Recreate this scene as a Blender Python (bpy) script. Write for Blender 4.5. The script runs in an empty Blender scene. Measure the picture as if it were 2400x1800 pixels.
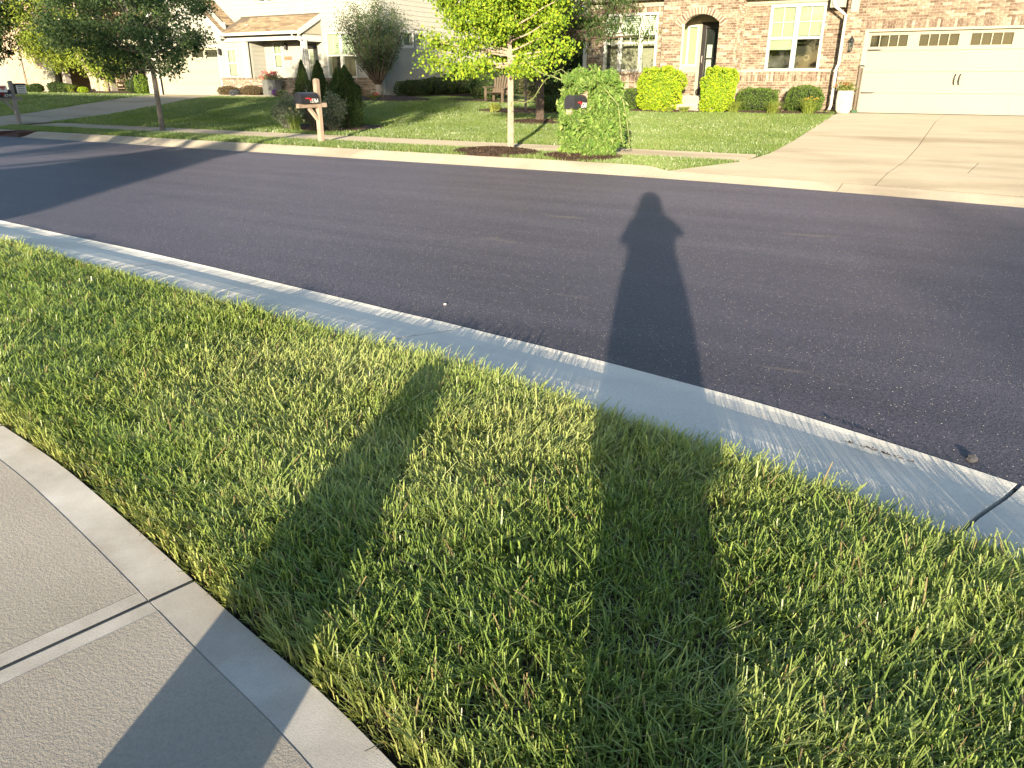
import bpy, bmesh, math, random
import numpy as np
from mathutils import Vector, Matrix, Quaternion
R = math.radians
random.seed(7)
rng = np.random.default_rng(7)
scn = bpy.context.scene
C = scn.collection

# ------------------------------------------------------------------ camera, sky, sun, exposure
CAM_H = 1.55
cam = bpy.data.cameras.new('camera')
cam.sensor_width = 36.0
cam.lens = 36.0 * 1760.0 / 2400.0
cam.clip_start = 0.02
cam.clip_end = 1500
cam_o = bpy.data.objects.new('camera', cam)
C.objects.link(cam_o)
cam_o.location = (0, 0, CAM_H)
cam_o.rotation_euler = (R(90 - 22.11), 0, R(29.8))
scn.camera = cam_o

SUN_AZ, SUN_EL = 20.2, 9.0
w = bpy.data.worlds.new('World')
scn.world = w
w.use_nodes = True
nt = w.node_tree
nt.nodes.clear()
sky = nt.nodes.new('ShaderNodeTexSky')
sky.sky_type = 'NISHITA'
sky.sun_disc = False
sky.sun_elevation = R(SUN_EL)
sky.sun_rotation = R(180 - SUN_AZ)
sky.air_density = 1.0
sky.dust_density = 1.0
sky.ozone_density = 2.0
bg = nt.nodes.new('ShaderNodeBackground')
bg.inputs['Strength'].default_value = 0.138
wo = nt.nodes.new('ShaderNodeOutputWorld')
nt.links.new(sky.outputs[0], bg.inputs[0])
nt.links.new(bg.outputs[0], wo.inputs[0])

sun = bpy.data.lights.new('sun', 'SUN')
sun.energy = 4.8
sun.angle = R(0.53)
sun.color = (1.0, 0.85, 0.63)
sun_o = bpy.data.objects.new('sun', sun)
C.objects.link(sun_o)
sd = Vector((-math.sin(R(SUN_AZ)) * math.cos(R(SUN_EL)), math.cos(R(SUN_AZ)) * math.cos(R(SUN_EL)), -math.sin(R(SUN_EL))))
sun_o.rotation_euler = sd.to_track_quat('-Z', 'Y').to_euler()
sun_o.location = (10, -30, 12)

scn.view_settings.view_transform = 'Standard'
scn.view_settings.look = 'None'
scn.view_settings.exposure = 1.52
scn.view_settings.gamma = 1.0
scn.view_settings.use_curve_mapping = False

# ------------------------------------------------------------------ materials
MATS = {}


def mat(name):
    m = bpy.data.materials.new(name)
    m.use_nodes = True
    n = m.node_tree.nodes
    n.clear()
    out = n.new('ShaderNodeOutputMaterial')
    b = n.new('ShaderNodeBsdfPrincipled')
    b.inputs['Diffuse Roughness'].default_value = 1.0
    m.node_tree.links.new(b.outputs[0], out.inputs[0])
    MATS[name] = m
    return m, m.node_tree, b, out


def node(t, kind, **kw):
    n = t.nodes.new(kind)
    for k, v in kw.items():
        if k in n.inputs.keys():
            n.inputs[k].default_value = v
        else:
            setattr(n, k, v)
    return n


def coords(t, scale=(1, 1, 1)):
    tc = t.nodes.new('ShaderNodeTexCoord')
    mp = t.nodes.new('ShaderNodeMapping')
    mp.inputs['Scale'].default_value = scale
    t.links.new(tc.outputs['Object'], mp.inputs[0])
    return mp.outputs[0]


def ramp(t, fac, stops):
    r = t.nodes.new('ShaderNodeValToRGB')
    e = r.color_ramp.elements
    e[0].position, e[0].color = stops[0][0], (*stops[0][1], 1)
    e[1].position, e[1].color = stops[-1][0], (*stops[-1][1], 1)
    for p, c in stops[1:-1]:
        x = e.new(p)
        x.color = (*c, 1)
    t.links.new(fac, r.inputs[0])
    return r.outputs[0]


def mixc(t, fac, a, b, mode='MIX'):
    m = t.nodes.new('ShaderNodeMix')
    m.data_type = 'RGBA'
    m.blend_type = mode
    for sock, v in ((m.inputs[0], fac), (m.inputs[6], a), (m.inputs[7], b)):
        if isinstance(v, bpy.types.NodeSocket):
            t.links.new(v, sock)
        elif isinstance(v, (tuple, list)):
            sock.default_value = (*v, 1)
        else:
            sock.default_value = v
    return m.outputs[2]


def bump(t, b, height, strength, dist):
    n = node(t, 'ShaderNodeBump', Strength=strength, Distance=dist)
    t.links.new(height, n.inputs['Height'])
    t.links.new(n.outputs[0], b.inputs['Normal'])


def noise(t, vec, scale, detail=4, rough=.55):
    n = node(t, 'ShaderNodeTexNoise', Scale=scale, Detail=detail, Roughness=rough)
    t.links.new(vec, n.inputs['Vector'])
    return n.outputs[0]


def simple(name, col, rough=.7, var=.12, scale=6.0, bscale=60.0, bstr=.15, bdist=.004, spec=.35, metal=0.0):
    m, t, b, o = mat(name)
    v = coords(t)
    n = noise(t, v, scale, 5)
    lo = tuple(max(0, c * (1 - var)) for c in col)
    hi = tuple(min(1, c * (1 + var)) for c in col)
    t.links.new(ramp(t, n, [(.3, lo), (.7, hi)]), b.inputs['Base Color'])
    b.inputs['Roughness'].default_value = rough
    b.inputs['Specular IOR Level'].default_value = spec
    b.inputs['Metallic'].default_value = metal
    if bstr:
        bump(t, b, noise(t, v, bscale, 3), bstr, bdist)
    return m


def asphalt():
    m, t, b, o = mat('asphalt')
    v = coords(t)
    vs = coords(t, (.12, 1.3, 1))
    base = ramp(t, noise(t, vs, 1.6, 5, .6), [(.30, (.035, .032, .043)), (.52, (.042, .039, .053)), (.72, (.050, .046, .062))])
    fine = noise(t, v, 130, 3, .7)
    base = mixc(t, .85, base, ramp(t, fine, [(.32, (.25, .25, .26)), (.5, (.95, .95, .95)), (.68, (2.0, 1.9, 1.8))]), 'MULTIPLY')
    base = mixc(t, .6, base, ramp(t, noise(t, v, 38, 3, .7), [(.35, (.6, .6, .6)), (.65, (1.4, 1.4, 1.4))]), 'MULTIPLY')
    vo = node(t, 'ShaderNodeTexVoronoi', Scale=120.0)
    t.links.new(v, vo.inputs['Vector'])
    sep = node(t, 'ShaderNodeSeparateColor')
    t.links.new(vo.outputs['Color'], sep.inputs[0])
    a1 = node(t, 'ShaderNodeMath', operation='GREATER_THAN')
    a1.inputs[1].default_value = .978
    t.links.new(sep.outputs[0], a1.inputs[0])
    a2 = node(t, 'ShaderNodeMath', operation='LESS_THAN')
    a2.inputs[1].default_value = .33
    t.links.new(vo.outputs['Distance'], a2.inputs[0])
    a3 = node(t, 'ShaderNodeMath', operation='MULTIPLY')
    t.links.new(a1.outputs[0], a3.inputs[0])
    t.links.new(a2.outputs[0], a3.inputs[1])
    base = mixc(t, a3.outputs[0], base, (.55, .50, .42))
    # pale dusty scuffs of sand, stretched along the road
    sc = ramp(t, noise(t, coords(t, (.5, 3.2, 1)), 1.15, 6, .62), [(.64, (0, 0, 0)), (.76, (.4, .4, .4))])
    base = mixc(t, sc, base, (.17, .145, .115))
    t.links.new(base, b.inputs['Base Color'])
    b.inputs['Roughness'].default_value = .62
    b.inputs['Specular IOR Level'].default_value = .45
    h = node(t, 'ShaderNodeMath', operation='ADD')
    t.links.new(fine, h.inputs[0])
    v2 = node(t, 'ShaderNodeTexVoronoi', Scale=70.0)
    t.links.new(v, v2.inputs['Vector'])
    t.links.new(v2.outputs['Distance'], h.inputs[1])
    bump(t, b, h.outputs[0], .5, .004)
    return m


def concrete(name, lo, hi, stain, grain=140.0, gstr=.5, gdist=.003, streak=(1, 1, 1), stain_amt=.7):
    m, t, b, o = mat(name)
    v = coords(t)
    c = ramp(t, noise(t, coords(t, streak), 1.3, 6, .62), [(.3, lo), (.7, hi)])
    s = ramp(t, noise(t, coords(t, streak), .55, 5, .6), [(.50, (0, 0, 0)), (.72, (stain_amt,) * 3)])
    c = mixc(t, s, c, stain)
    g = noise(t, v, grain, 3, .7)
    c = mixc(t, .5, c, ramp(t, g, [(.3, (.72, .72, .72)), (.7, (1.2, 1.2, 1.2))]), 'MULTIPLY')
    t.links.new(c, b.inputs['Base Color'])
    b.inputs['Roughness'].default_value = .85
    b.inputs['Specular IOR Level'].default_value = .25
    bump(t, b, g, gstr, gdist)
    return m


def foliage(name, trans=.35, rough=.5, spec=.25):
    m, t, b, o = mat(name)
    a = node(t, 'ShaderNodeAttribute', attribute_name='col')
    t.links.new(a.outputs['Color'], b.inputs['Base Color'])
    b.inputs['Roughness'].default_value = rough
    b.inputs['Specular IOR Level'].default_value = spec
    tr = t.nodes.new('ShaderNodeBsdfTranslucent')
    t.links.new(mixc(t, 1.0, a.outputs['Color'], (1.15, 1.15, .6), 'MULTIPLY'), tr.inputs[0])
    mx = t.nodes.new('ShaderNodeMixShader')
    mx.inputs[0].default_value = trans
    t.links.new(b.outputs[0], mx.inputs[1])
    t.links.new(tr.outputs[0], mx.inputs[2])
    t.links.new(mx.outputs[0], o.inputs[0])
    return m


def glass(name, tint=(.9, .95, .92), refl=.07):
    m, t, b, o = mat(name)
    t.nodes.remove(b)
    tr = t.nodes.new('ShaderNodeBsdfTransparent')
    tr.inputs[0].default_value = (*tint, 1)
    gl = t.nodes.new('ShaderNodeBsdfGlossy')
    gl.inputs['Roughness'].default_value = .03
    lw = node(t, 'ShaderNodeLayerWeight', Blend=.5)
    pw_ = node(t, 'ShaderNodeMath', operation='POWER')
    pw_.inputs[1].default_value = 4.0
    t.links.new(lw.outputs['Facing'], pw_.inputs[0])
    ad = node(t, 'ShaderNodeMath', operation='MULTIPLY_ADD')
    ad.inputs[1].default_value = .5
    ad.inputs[2].default_value = refl
    t.links.new(pw_.outputs[0], ad.inputs[0])
    mx = t.nodes.new('ShaderNodeMixShader')
    t.links.new(ad.outputs[0], mx.inputs[0])
    t.links.new(tr.outputs[0], mx.inputs[1])
    t.links.new(gl.outputs[0], mx.inputs[2])
    t.links.new(mx.outputs[0], o.inputs[0])
    return m


M_ASPH = asphalt()
M_KERB = concrete('kerb_concrete', (.50, .48, .43), (.62, .60, .54), (.42, .39, .33), 90, .35, .003)  # same concrete as the far kerb, colour lightened for lying in shade
M_KERBF = concrete('kerb_concrete_toned_for_sun', (.24, .212, .165), (.30, .268, .212), (.18, .15, .11), 60, .35, .003)  # same concrete again, colour darkened to hold down direct sun on the far kerb
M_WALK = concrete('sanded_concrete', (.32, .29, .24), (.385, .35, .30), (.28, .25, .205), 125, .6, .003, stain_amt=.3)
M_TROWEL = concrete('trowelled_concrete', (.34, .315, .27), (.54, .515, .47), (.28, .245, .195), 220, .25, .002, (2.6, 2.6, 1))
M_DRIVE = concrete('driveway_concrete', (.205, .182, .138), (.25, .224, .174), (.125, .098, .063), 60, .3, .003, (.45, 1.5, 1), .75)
M_SOIL = simple('soil', (.06, .045, .03), .95, .4, 8, 50, .8, .02)
M_LAWNBED = simple('lawn_thatch', (.05, .065, .02), .95, .35, 3, 50, .8, .02)
M_GROUND = simple('field_ground', (.05, .07, .025), .95, .35, .4, 20, .5, .02)
M_MULCH = simple('bark_mulch', (.055, .035, .025), .95, .6, 26, 40, 1.0, .05)
M_GRASS = foliage('grass_blade', .30, .36, .5)
M_LEAF = foliage('leaf', .35, .5, .25)
M_BARK_PALE = simple('pale_bark', (.33, .27, .21), .9, .25, 14, 40, .6, .01)
M_BARK_DARK = simple('dark_bark', (.09, .065, .05), .9, .35, 14, 40, .7, .012)
M_BARK_GREY = simple('grey_bark', (.15, .13, .11), .9, .3, 14, 40, .7, .012)
M_BARK_BIRCH = simple('birch_bark', (.42, .34, .26), .85, .45, 9, 30, .5, .01)
M_WHITE = simple('white_paint', (.52, .51, .46), .5, .03, 2, 30, .05, .002)
M_CREAM = simple('cream_paint', (.345, .325, .25), .6, .04, 1.2, 60, .06, .002)
M_GARAGE = simple('cream_door_paint', (.355, .335, .25), .45, .03, .8, 80, .05, .002)
M_TRIM = simple('cream_trim_paint', (.37, .35, .27), .55, .03, 2, 30, .05, .002)
M_SIDING = simple('pale_siding', (.345, .34, .295), .6, .04, 1.5, 50, .08, .002)
M_BLACKMETAL = simple('black_metal', (.02, .02, .022), .45, .2, 10, 60, .05, .002, .5)
M_MAILBOX = simple('black_mailbox_enamel', (.022, .022, .028), .38, .15, 8, 60, .05, .001, .5)
M_RED = simple('red_flag_paint', (.55, .03, .04), .5, .1, 8, 60, .05, .001)
M_NUM = simple('white_numerals', (.78, .78, .76), .5, .03, 8, 60, 0, 0)
M_POST = simple('weathered_post_wood', (.34, .26, .20), .85, .18, 5, 70, .4, .004)
M_POSTGREY = simple('grey_post_wood', (.30, .27, .24), .85, .18, 5, 70, .4, .004)
M_PAPER = simple('printed_paper', (.72, .70, .66), .7, .05, 9, 60, 0, 0)
M_INK = simple('red_print', (.50, .10, .07), .7, .1, 9, 60, 0, 0)
M_INKB = simple('dark_print', (.06, .06, .08), .7, .1, 9, 60, 0, 0)
M_GLASS = glass('window_glass')
M_GLASSG = glass('garage_pane_glass', (.62, .62, .56), .04)
M_ROOM = simple('dim_room', (.05, .045, .035), .9, .3, 2, 10, 0, 0)
M_ROOMG = simple('frosted_liner', (.215, .225, .21), .8, .06, 2, 10, 0, 0)
M_BLIND = simple('pleated_blind', (.44, .455, .33), .7, .04, 3, 30, 0, 0)
M_SHUTTER = simple('white_shutter', (.66, .65, .58), .6, .04, 3, 30, 0, 0)
M_DARKDOOR = simple('dark_door', (.022, .020, .020), .35, .15, 4, 30, .05, .001, .5)
M_MORTAR = simple('mortar', (.42, .37, .29), .95, .12, 20, 90, .3, .003)
M_SHINGLE = [simple('shingle_' + n, c, .95, .2, 12, 90, .6, .006) for n, c in (('tan', (.20, .15, .095)), ('brown', (.145, .105, .068)), ('light', (.25, .19, .12)))]
M_RIDGE = simple('flashing', (.10, .08, .06), .8, .1, 5, 30, 0, 0)
M_PLANTER = simple('grey_zinc_planter', (.13, .132, .12), .55, .12, 5, 40, .1, .003)
M_POTW = simple('pale_stone_pot', (.44, .41, .34), .8, .15, 9, 50, .3, .006)
M_PLAQUE = simple('cast_stone', (.34, .30, .23), .8, .06, 8, 60, .1, .002)
M_NUMD = simple('engraved_numerals', (.05, .045, .035), .8, .05, 8, 60, 0, 0)
M_REDPLQ = simple('red_clay_plaque', (.42, .15, .09), .7, .15, 8, 60, .1, .002)
M_RUST = simple('rusty_iron', (.075, .038, .03), .75, .35, 14, 60, .4, .004)
M_WOODCHAIR = simple('shade_toned_chair_wood', (.13, .10, .07), .85, .15, 6, 60, .3, .003)  # wood colour darkened to carry the shade the chair stands in
M_SKIN = simple('skin', (.52, .35, .26), .6, .05, 4, 60, .05, .001)
M_CLOTH = simple('dark_dress_cloth', (.10, .10, .14), .9, .15, 6, 80, .2, .003)
M_HAIR = simple('brown_hair', (.07, .045, .03), .6, .3, 20, 60, .4, .004)
M_FUR = simple('brown_fur', (.17, .11, .065), .9, .35, 12, 60, .6, .01)
M_STONE = simple('dark_stone', (.05, .048, .052), .85, .3, 20, 60, .5, .006)
M_PALEST = simple('pale_stone', (.50, .46, .40), .85, .2, 20, 60, .4, .006)
BRICK_COLS = [('tan', (.24, .185, .132)), ('pink', (.21, .152, .11)), ('cream', (.36, .31, .235)), ('brown', (.15, .104, .073)), ('buff', (.29, .233, .168)), ('rose', (.185, .133, .096))]


def brickmat(n, c):
    m, t, b, o = mat('brick_' + n)
    v = coords(t)
    a = ramp(t, noise(t, v, 16, 4, .7), [(.36, tuple(x * .72 for x in c)), (.52, c), (.62, tuple(min(.7, x * 1.35 + .05) for x in c))])
    t.links.new(a, b.inputs['Base Color'])
    b.inputs['Roughness'].default_value = .9
    b.inputs['Specular IOR Level'].default_value = .2
    bump(t, b, noise(t, v, 90, 3), .4, .004)
    return m


M_BRICK = [brickmat(n, c) for n, c in BRICK_COLS]


def pale_brick_far():
    m, t, b, o = mat('pale_far_brick')
    v = coords(t)
    sx = node(t, 'ShaderNodeSeparateXYZ')
    t.links.new(v, sx.inputs[0])
    cx = node(t, 'ShaderNodeCombineXYZ')
    ad = node(t, 'ShaderNodeMath', operation='ADD')
    t.links.new(sx.outputs[0], ad.inputs[0])
    t.links.new(sx.outputs[1], ad.inputs[1])
    t.links.new(ad.outputs[0], cx.inputs[0])
    t.links.new(sx.outputs[2], cx.inputs[1])
    br = node(t, 'ShaderNodeTexBrick', Scale=1.0)
    br.inputs['Color1'].default_value = (.46, .36, .26, 1)
    br.inputs['Color2'].default_value = (.38, .28, .20, 1)
    br.inputs['Mortar'].default_value = (.28, .22, .16, 1)
    br.inputs['Mortar Size'].default_value = .012
    br.inputs['Brick Width'].default_value = .31
    br.inputs['Row Height'].default_value = .135
    t.links.new(cx.outputs[0], br.inputs['Vector'])
    t.links.new(br.outputs[0], b.inputs['Base Color'])
    b.inputs['Roughness'].default_value = .9
    return m


M_PALEBRICK = pale_brick_far()

# ------------------------------------------------------------------ object helpers
ORG = {}


def tag(o, label=None, cat=None, group=None, kind=None):
    if label: o['label'] = label
    if cat: o['category'] = cat
    if group: o['group'] = group
    if kind: o['kind'] = kind
    return o


def thing(name, loc, label, cat, group=None):
    o = bpy.data.objects.new(name, None)
    o.empty_display_size = .2
    C.objects.link(o)
    o.location = loc
    ORG[o] = Vector(loc)
    return tag(o, label, cat, group)


def link(name, me, m=None, parent=None, kind=None, smooth=False):
    o = bpy.data.objects.new(name, me)
    C.objects.link(o)
    if m is not None:
        for x in (m if isinstance(m, (list, tuple)) else [m]):
            me.materials.append(x)
    if parent is not None:
        o.parent = parent
        ORG[o] = ORG[parent]
    else:
        ORG[o] = Vector((0, 0, 0))
    if kind: o['kind'] = kind
    if smooth:
        for p in me.polygons: p.use_smooth = True
    return o


class MB:
    """collects shapes in world coordinates, builds one mesh"""

    def __init__(s):
        s.v, s.f, s.mi = [], [], []

    def face_set(s, vs, fs, mi=0):
        k = len(s.v)
        s.v += [tuple(v) for v in vs]
        s.f += [tuple(i + k for i in f) for f in fs]
        s.mi += [mi] * len(fs)
        return s

    def box(s, x0, x1, y0, y1, z0, z1, mi=0):
        return s.face_set([(x0, y0, z0), (x1, y0, z0), (x1, y1, z0), (x0, y1, z0), (x0, y0, z1), (x1, y0, z1), (x1, y1, z1), (x0, y1, z1)],
                          [(3, 2, 1, 0), (4, 5, 6, 7), (0, 1, 5, 4), (1, 2, 6, 5), (2, 3, 7, 6), (3, 0, 4, 7)], mi)

    def prism(s, poly, axis, a, b, mi=0):
        """extrude 2-D polygon; axis 'y': poly is (x,z); 'x': poly is (y,z); 'z': poly is (x,y)"""
        n = len(poly)
        def p3(p, q):
            return {'y': (p[0], q, p[1]), 'x': (q, p[0], p[1]), 'z': (p[0], p[1], q)}[axis]
        vs = [p3(p, a) for p in poly] + [p3(p, b) for p in poly]
        fs = [tuple(range(n))[::-1], tuple(range(n, 2 * n))]
        fs += [(i, (i + 1) % n, n + (i + 1) % n, n + i) for i in range(n)]
        return s.face_set(vs, fs, mi)

    def tube(s, pts, rad, seg=8, cap=True, mi=0):
        pts = [Vector(p) for p in pts]
        n = len(pts)
        rad = rad if isinstance(rad, (list, tuple)) else [rad] * n
        vs, fs = [], []
        t0 = (pts[1] - pts[0]).normalized()
        u = t0.orthogonal().normalized()
        for i, p in enumerate(pts):
            t = (pts[min(i + 1, n - 1)] - pts[max(i - 1, 0)]).normalized()
            u = (u - t * u.dot(t)).normalized()
            w_ = t.cross(u)
            for k in range(seg):
                a = 2 * math.pi * k / seg
                vs.append(p + (u * math.cos(a) + w_ * math.sin(a)) * rad[i])
        for i in range(n - 1):
            for k in range(seg):
                k2 = (k + 1) % seg
                fs.append((i * seg + k, i * seg + k2, (i + 1) * seg + k2, (i + 1) * seg + k))
        if cap:
            fs.append(tuple(range(seg))[::-1])
            fs.append(tuple(range((n - 1) * seg, n * seg)))
        return s.face_set(vs, fs, mi)

    def lathe(s, prof, cx, cy, seg=20, sx=1.0, sy=1.0, mi=0):
        vs, fs = [], []
        n = len(prof)
        for r, z in prof:
            for k in range(seg):
                a = 2 * math.pi * k / seg
                vs.append((cx + r * sx * math.cos(a), cy + r * sy * math.sin(a), z))
        for i in range(n - 1):
            for k in range(seg):
                k2 = (k + 1) % seg
                fs.append((i * seg + k, i * seg + k2, (i + 1) * seg + k2, (i + 1) * seg + k))
        fs.append(tuple(range(seg))[::-1])
        fs.append(tuple(range((n - 1) * seg, n * seg)))
        return s.face_set(vs, fs, mi)

    def xf(s, m4):
        s.v = [tuple(m4 @ Vector(v)) for v in s.v]
        return s

    def build(s, name, m=None, parent=None, kind=None, smooth=False, bevel=0.0):
        o3 = ORG[parent] if parent is not None else Vector((0, 0, 0))
        me = bpy.data.meshes.new(name)
        me.from_pydata([(v[0] - o3.x, v[1] - o3.y, v[2] - o3.z) for v in s.v], [], s.f)
        if any(s.mi):
            me.polygons.foreach_set('material_index', s.mi)
        if bevel:
            bm = bmesh.new()
            bm.from_mesh(me)
            bmesh.ops.bevel(bm, geom=[e for e in bm.edges if len(e.link_faces) == 2 and e.calc_face_angle(0) > .6], offset=bevel, segments=2, affect='EDGES', profile=.5)
            bm.to_mesh(me)
            bm.free()
        me.update()
        return link(name, me, m, parent, kind, smooth)


def npmesh(name, V, F, m, parent=None, kind=None, col=None):
    """V (n,3), F (k,3|4) index arrays"""
    V = np.asarray(V, dtype=np.float64)
    if parent is not None:
        V = V - np.array(ORG[parent])
    F = np.asarray(F, dtype=np.int32)
    me = bpy.data.meshes.new(name)
    me.vertices.add(len(V))
    me.vertices.foreach_set('co', V.astype(np.float32).ravel())
    k, n = F.shape
    me.loops.add(k * n)
    me.loops.foreach_set('vertex_index', F.ravel())
    me.polygons.add(k)
    me.polygons.foreach_set('loop_start', np.arange(0, k * n, n, dtype=np.int32))
    me.update(calc_edges=True)
    me.shade_flat()
    if col is not None:
        a = me.attributes.new('col', 'FLOAT_COLOR', 'POINT')
        c4 = np.ones((len(V), 4), dtype=np.float32)
        c4[:, :3] = np.clip(col, 0, 1)
        a.data.foreach_set('color', c4.ravel())
    return link(name, me, m, parent, kind)


def vnoise(x, y, s=1.0, seed=0):
    """smooth value noise 0..1 for numpy arrays"""
    x = np.asarray(x) * s + seed * 17.31
    y = np.asarray(y) * s + seed * 9.77
    xi, yi = np.floor(x), np.floor(y)
    fx, fy = x - xi, y - yi
    fx, fy = fx * fx * (3 - 2 * fx), fy * fy * (3 - 2 * fy)
    def h(a, b):
        q = np.sin(a * 127.1 + b * 311.7 + seed * 74.7) * 43758.5453
        return q - np.floor(q)
    return (h(xi, yi) * (1 - fx) + h(xi + 1, yi) * fx) * (1 - fy) + (h(xi, yi + 1) * (1 - fx) + h(xi + 1, yi + 1) * fx) * fy


def text_mesh(name, s, size, m, parent, loc, rot, depth=.002, stretch=1.0):
    cu = bpy.data.curves.new(name, 'FONT')
    cu.body = s
    cu.size = size
    cu.extrude = depth
    cu.align_x = 'CENTER'
    cu.align_y = 'CENTER'
    to = bpy.data.objects.new(name, cu)
    C.objects.link(to)
    bpy.context.view_layer.update()
    me = bpy.data.meshes.new_from_object(to.evaluated_get(bpy.context.evaluated_depsgraph_get()))
    bpy.data.objects.remove(to)
    o = link(name, me, m, parent)
    o.location = Vector(loc) - (ORG[parent] if parent else Vector())
    o.rotation_euler = rot
    o.scale = (stretch, 1, 1)
    return o


# ------------------------------------------------------------------ ground shapes
def y_far(X):
    X = np.asarray(X, dtype=float)
    return 12.6 - .0119 * np.clip(X + 7, 0, 9) ** 2


NEAR_PTS = np.array([(-90, 4.2), (-60, 5.3), (-40, 5.7), (-25, 5.6), (-15, 5.15), (-11.5, 4.9), (-9, 4.68), (-6, 4.41), (-4, 4.17), (-2.7, 4.02), (-1.6, 3.87), (-.5, 3.66), (.45, 3.38), (1.6, 2.98), (3.0, 2.4), (5, 1.4), (8, -.5)])


def smooth_curve(P, n=8):
    out = []
    for i in range(len(P) - 1):
        p0, p1, p2, p3 = P[max(i - 1, 0)], P[i], P[i + 1], P[min(i + 2, len(P) - 1)]
        m1 = (p2 - p0) / max(1e-6, p2[0] - p0[0])
        m2 = (p3 - p1) / max(1e-6, p3[0] - p1[0])
        d = p2[0] - p1[0]
        for k in range(n):
            t = k / n
            h00, h10, h01, h11 = 2 * t ** 3 - 3 * t ** 2 + 1, t ** 3 - 2 * t ** 2 + t, -2 * t ** 3 + 3 * t ** 2, t ** 3 - t ** 2
            out.append((p1[0] + t * d, h00 * p1[1] + h10 * d * m1[1] + h01 * p2[1] + h11 * d * m2[1]))
    out.append(tuple(P[-1]))
    return np.array(out)


NEAR = smooth_curve(NEAR_PTS)
WALK_PTS = np.array([(-14, 2.35), (-8, 2.0), (-5, 1.72), (-3.48, 1.49), (-2.86, 1.395), (-2.33, 1.285), (-1.76, 1.155), (-1.52, 1.1), (-1.11, 1.01), (-.82, .93), (-.3, .77), (.4, .5), (1.5, 0), (3.2, -.9)])
WALK = smooth_curve(WALK_PTS)


def y_near(X): return np.interp(X, NEAR[:, 0], NEAR[:, 1])
def y_walk(X): return np.interp(X, WALK[:, 0], WALK[:, 1])
def n_near(X):
    s = (y_near(np.asarray(X) + .05) - y_near(np.asarray(X) - .05)) / .1
    l = np.sqrt(1 + s * s)
    return s / l, -1 / l          # unit normal pointing to the camera side


DRV = [(-4.45, 2.9), (-32.3, -26.3)]


def sstep(a, b, x):
    t = np.clip((x - a) / (b - a), 0, 1)
    return t * t * (3 - 2 * t)


def h_kerb(X):
    X = np.asarray(X, dtype=float)
    h = np.full_like(X, .13)
    for a, b in DRV:
        k = sstep(a - .35, a + .15, X) * (1 - sstep(b - .15, b + .35, X))
        h = h * (1 - k) + .06 * k
    return h


def zter(X, Y):
    """far side terrain height"""
    X, Y = np.broadcast_arrays(np.asarray(X, float), np.asarray(Y, float))
    d = Y - y_far(X)
    hk = h_kerb(X)
    k = sstep(-14, -21, X) if False else 1 - sstep(-21, -13, X)
    def prof(h24, h27, h40):
        z = np.interp(Y, [13.2, 14.2, 15.5, 18, 24, 25, 27, 34, 200], [.13, .165, .19, .27, h24, (h24 + h27) / 2 if h27 - h24 > .1 else h24 + .02, h27, h40, h40])
        return z
    z = prof(.615, .66, .72) * (1 - k) + prof(.70, .80, .92) * k
    lo = np.where(d < .6, hk * np.clip(d / .6, 0, 1), hk + (.165 - hk) * np.clip((d - .6) / 1.1, 0, 1))
    return np.where(Y < y_far(X) + 1.7, np.minimum(lo, .165), z)


# ground sheet to the horizon (below everything)
g = MB().face_set([(-600, -500, -.08), (600, -500, -.08), (600, 700, -.08), (-600, 700, -.08)], [(0, 1, 2, 3)])
go = g.build('ground', M_GROUND, kind='structure')

# asphalt: two paving passes that meet in a seam
def y_seam(X): return np.interp(X, [-90, -16, -11, -.6, .7, 8], [8.05, 8.0, 7.95, 6.94, 6.68, 5.2])
xs = np.concatenate([np.linspace(-90, -20, 30), np.linspace(-19.5, -6.1, 100), np.linspace(-6, 2, 260), np.linspace(2.1, 8, 20)])
def strip(name, ya, yb, za, zb, m, parent=None, kind=None, ny=2):
    V, F = [], []
    for i, x in enumerate(xs):
        for j in range(ny):
            t = j / (ny - 1)
            V.append((x, ya[i] * (1 - t) + yb[i] * t, za * (1 - t) + zb * t))
    for i in range(len(xs) - 1):
        for j in range(ny - 1):
            F.append((i * ny + j, (i + 1) * ny + j, (i + 1) * ny + j + 1, i * ny + j + 1))
    return npmesh(name, V, F, m, parent, kind)
road = thing('road', (0, 0, 0), None, None)
road['kind'] = 'structure'
jag = .03 * (vnoise(xs, xs * 0, 3.1, 3) - .5) + .035 * (vnoise(xs, xs * 0, 11, 4) - .5)
strip('asphalt_lane', y_near(xs) - .04 + jag, y_seam(xs), .004, .010, M_ASPH, road)
strip('asphalt_lane', y_seam(xs) - .01, y_far(xs) + .03, .004, .004, M_ASPH, road)

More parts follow.
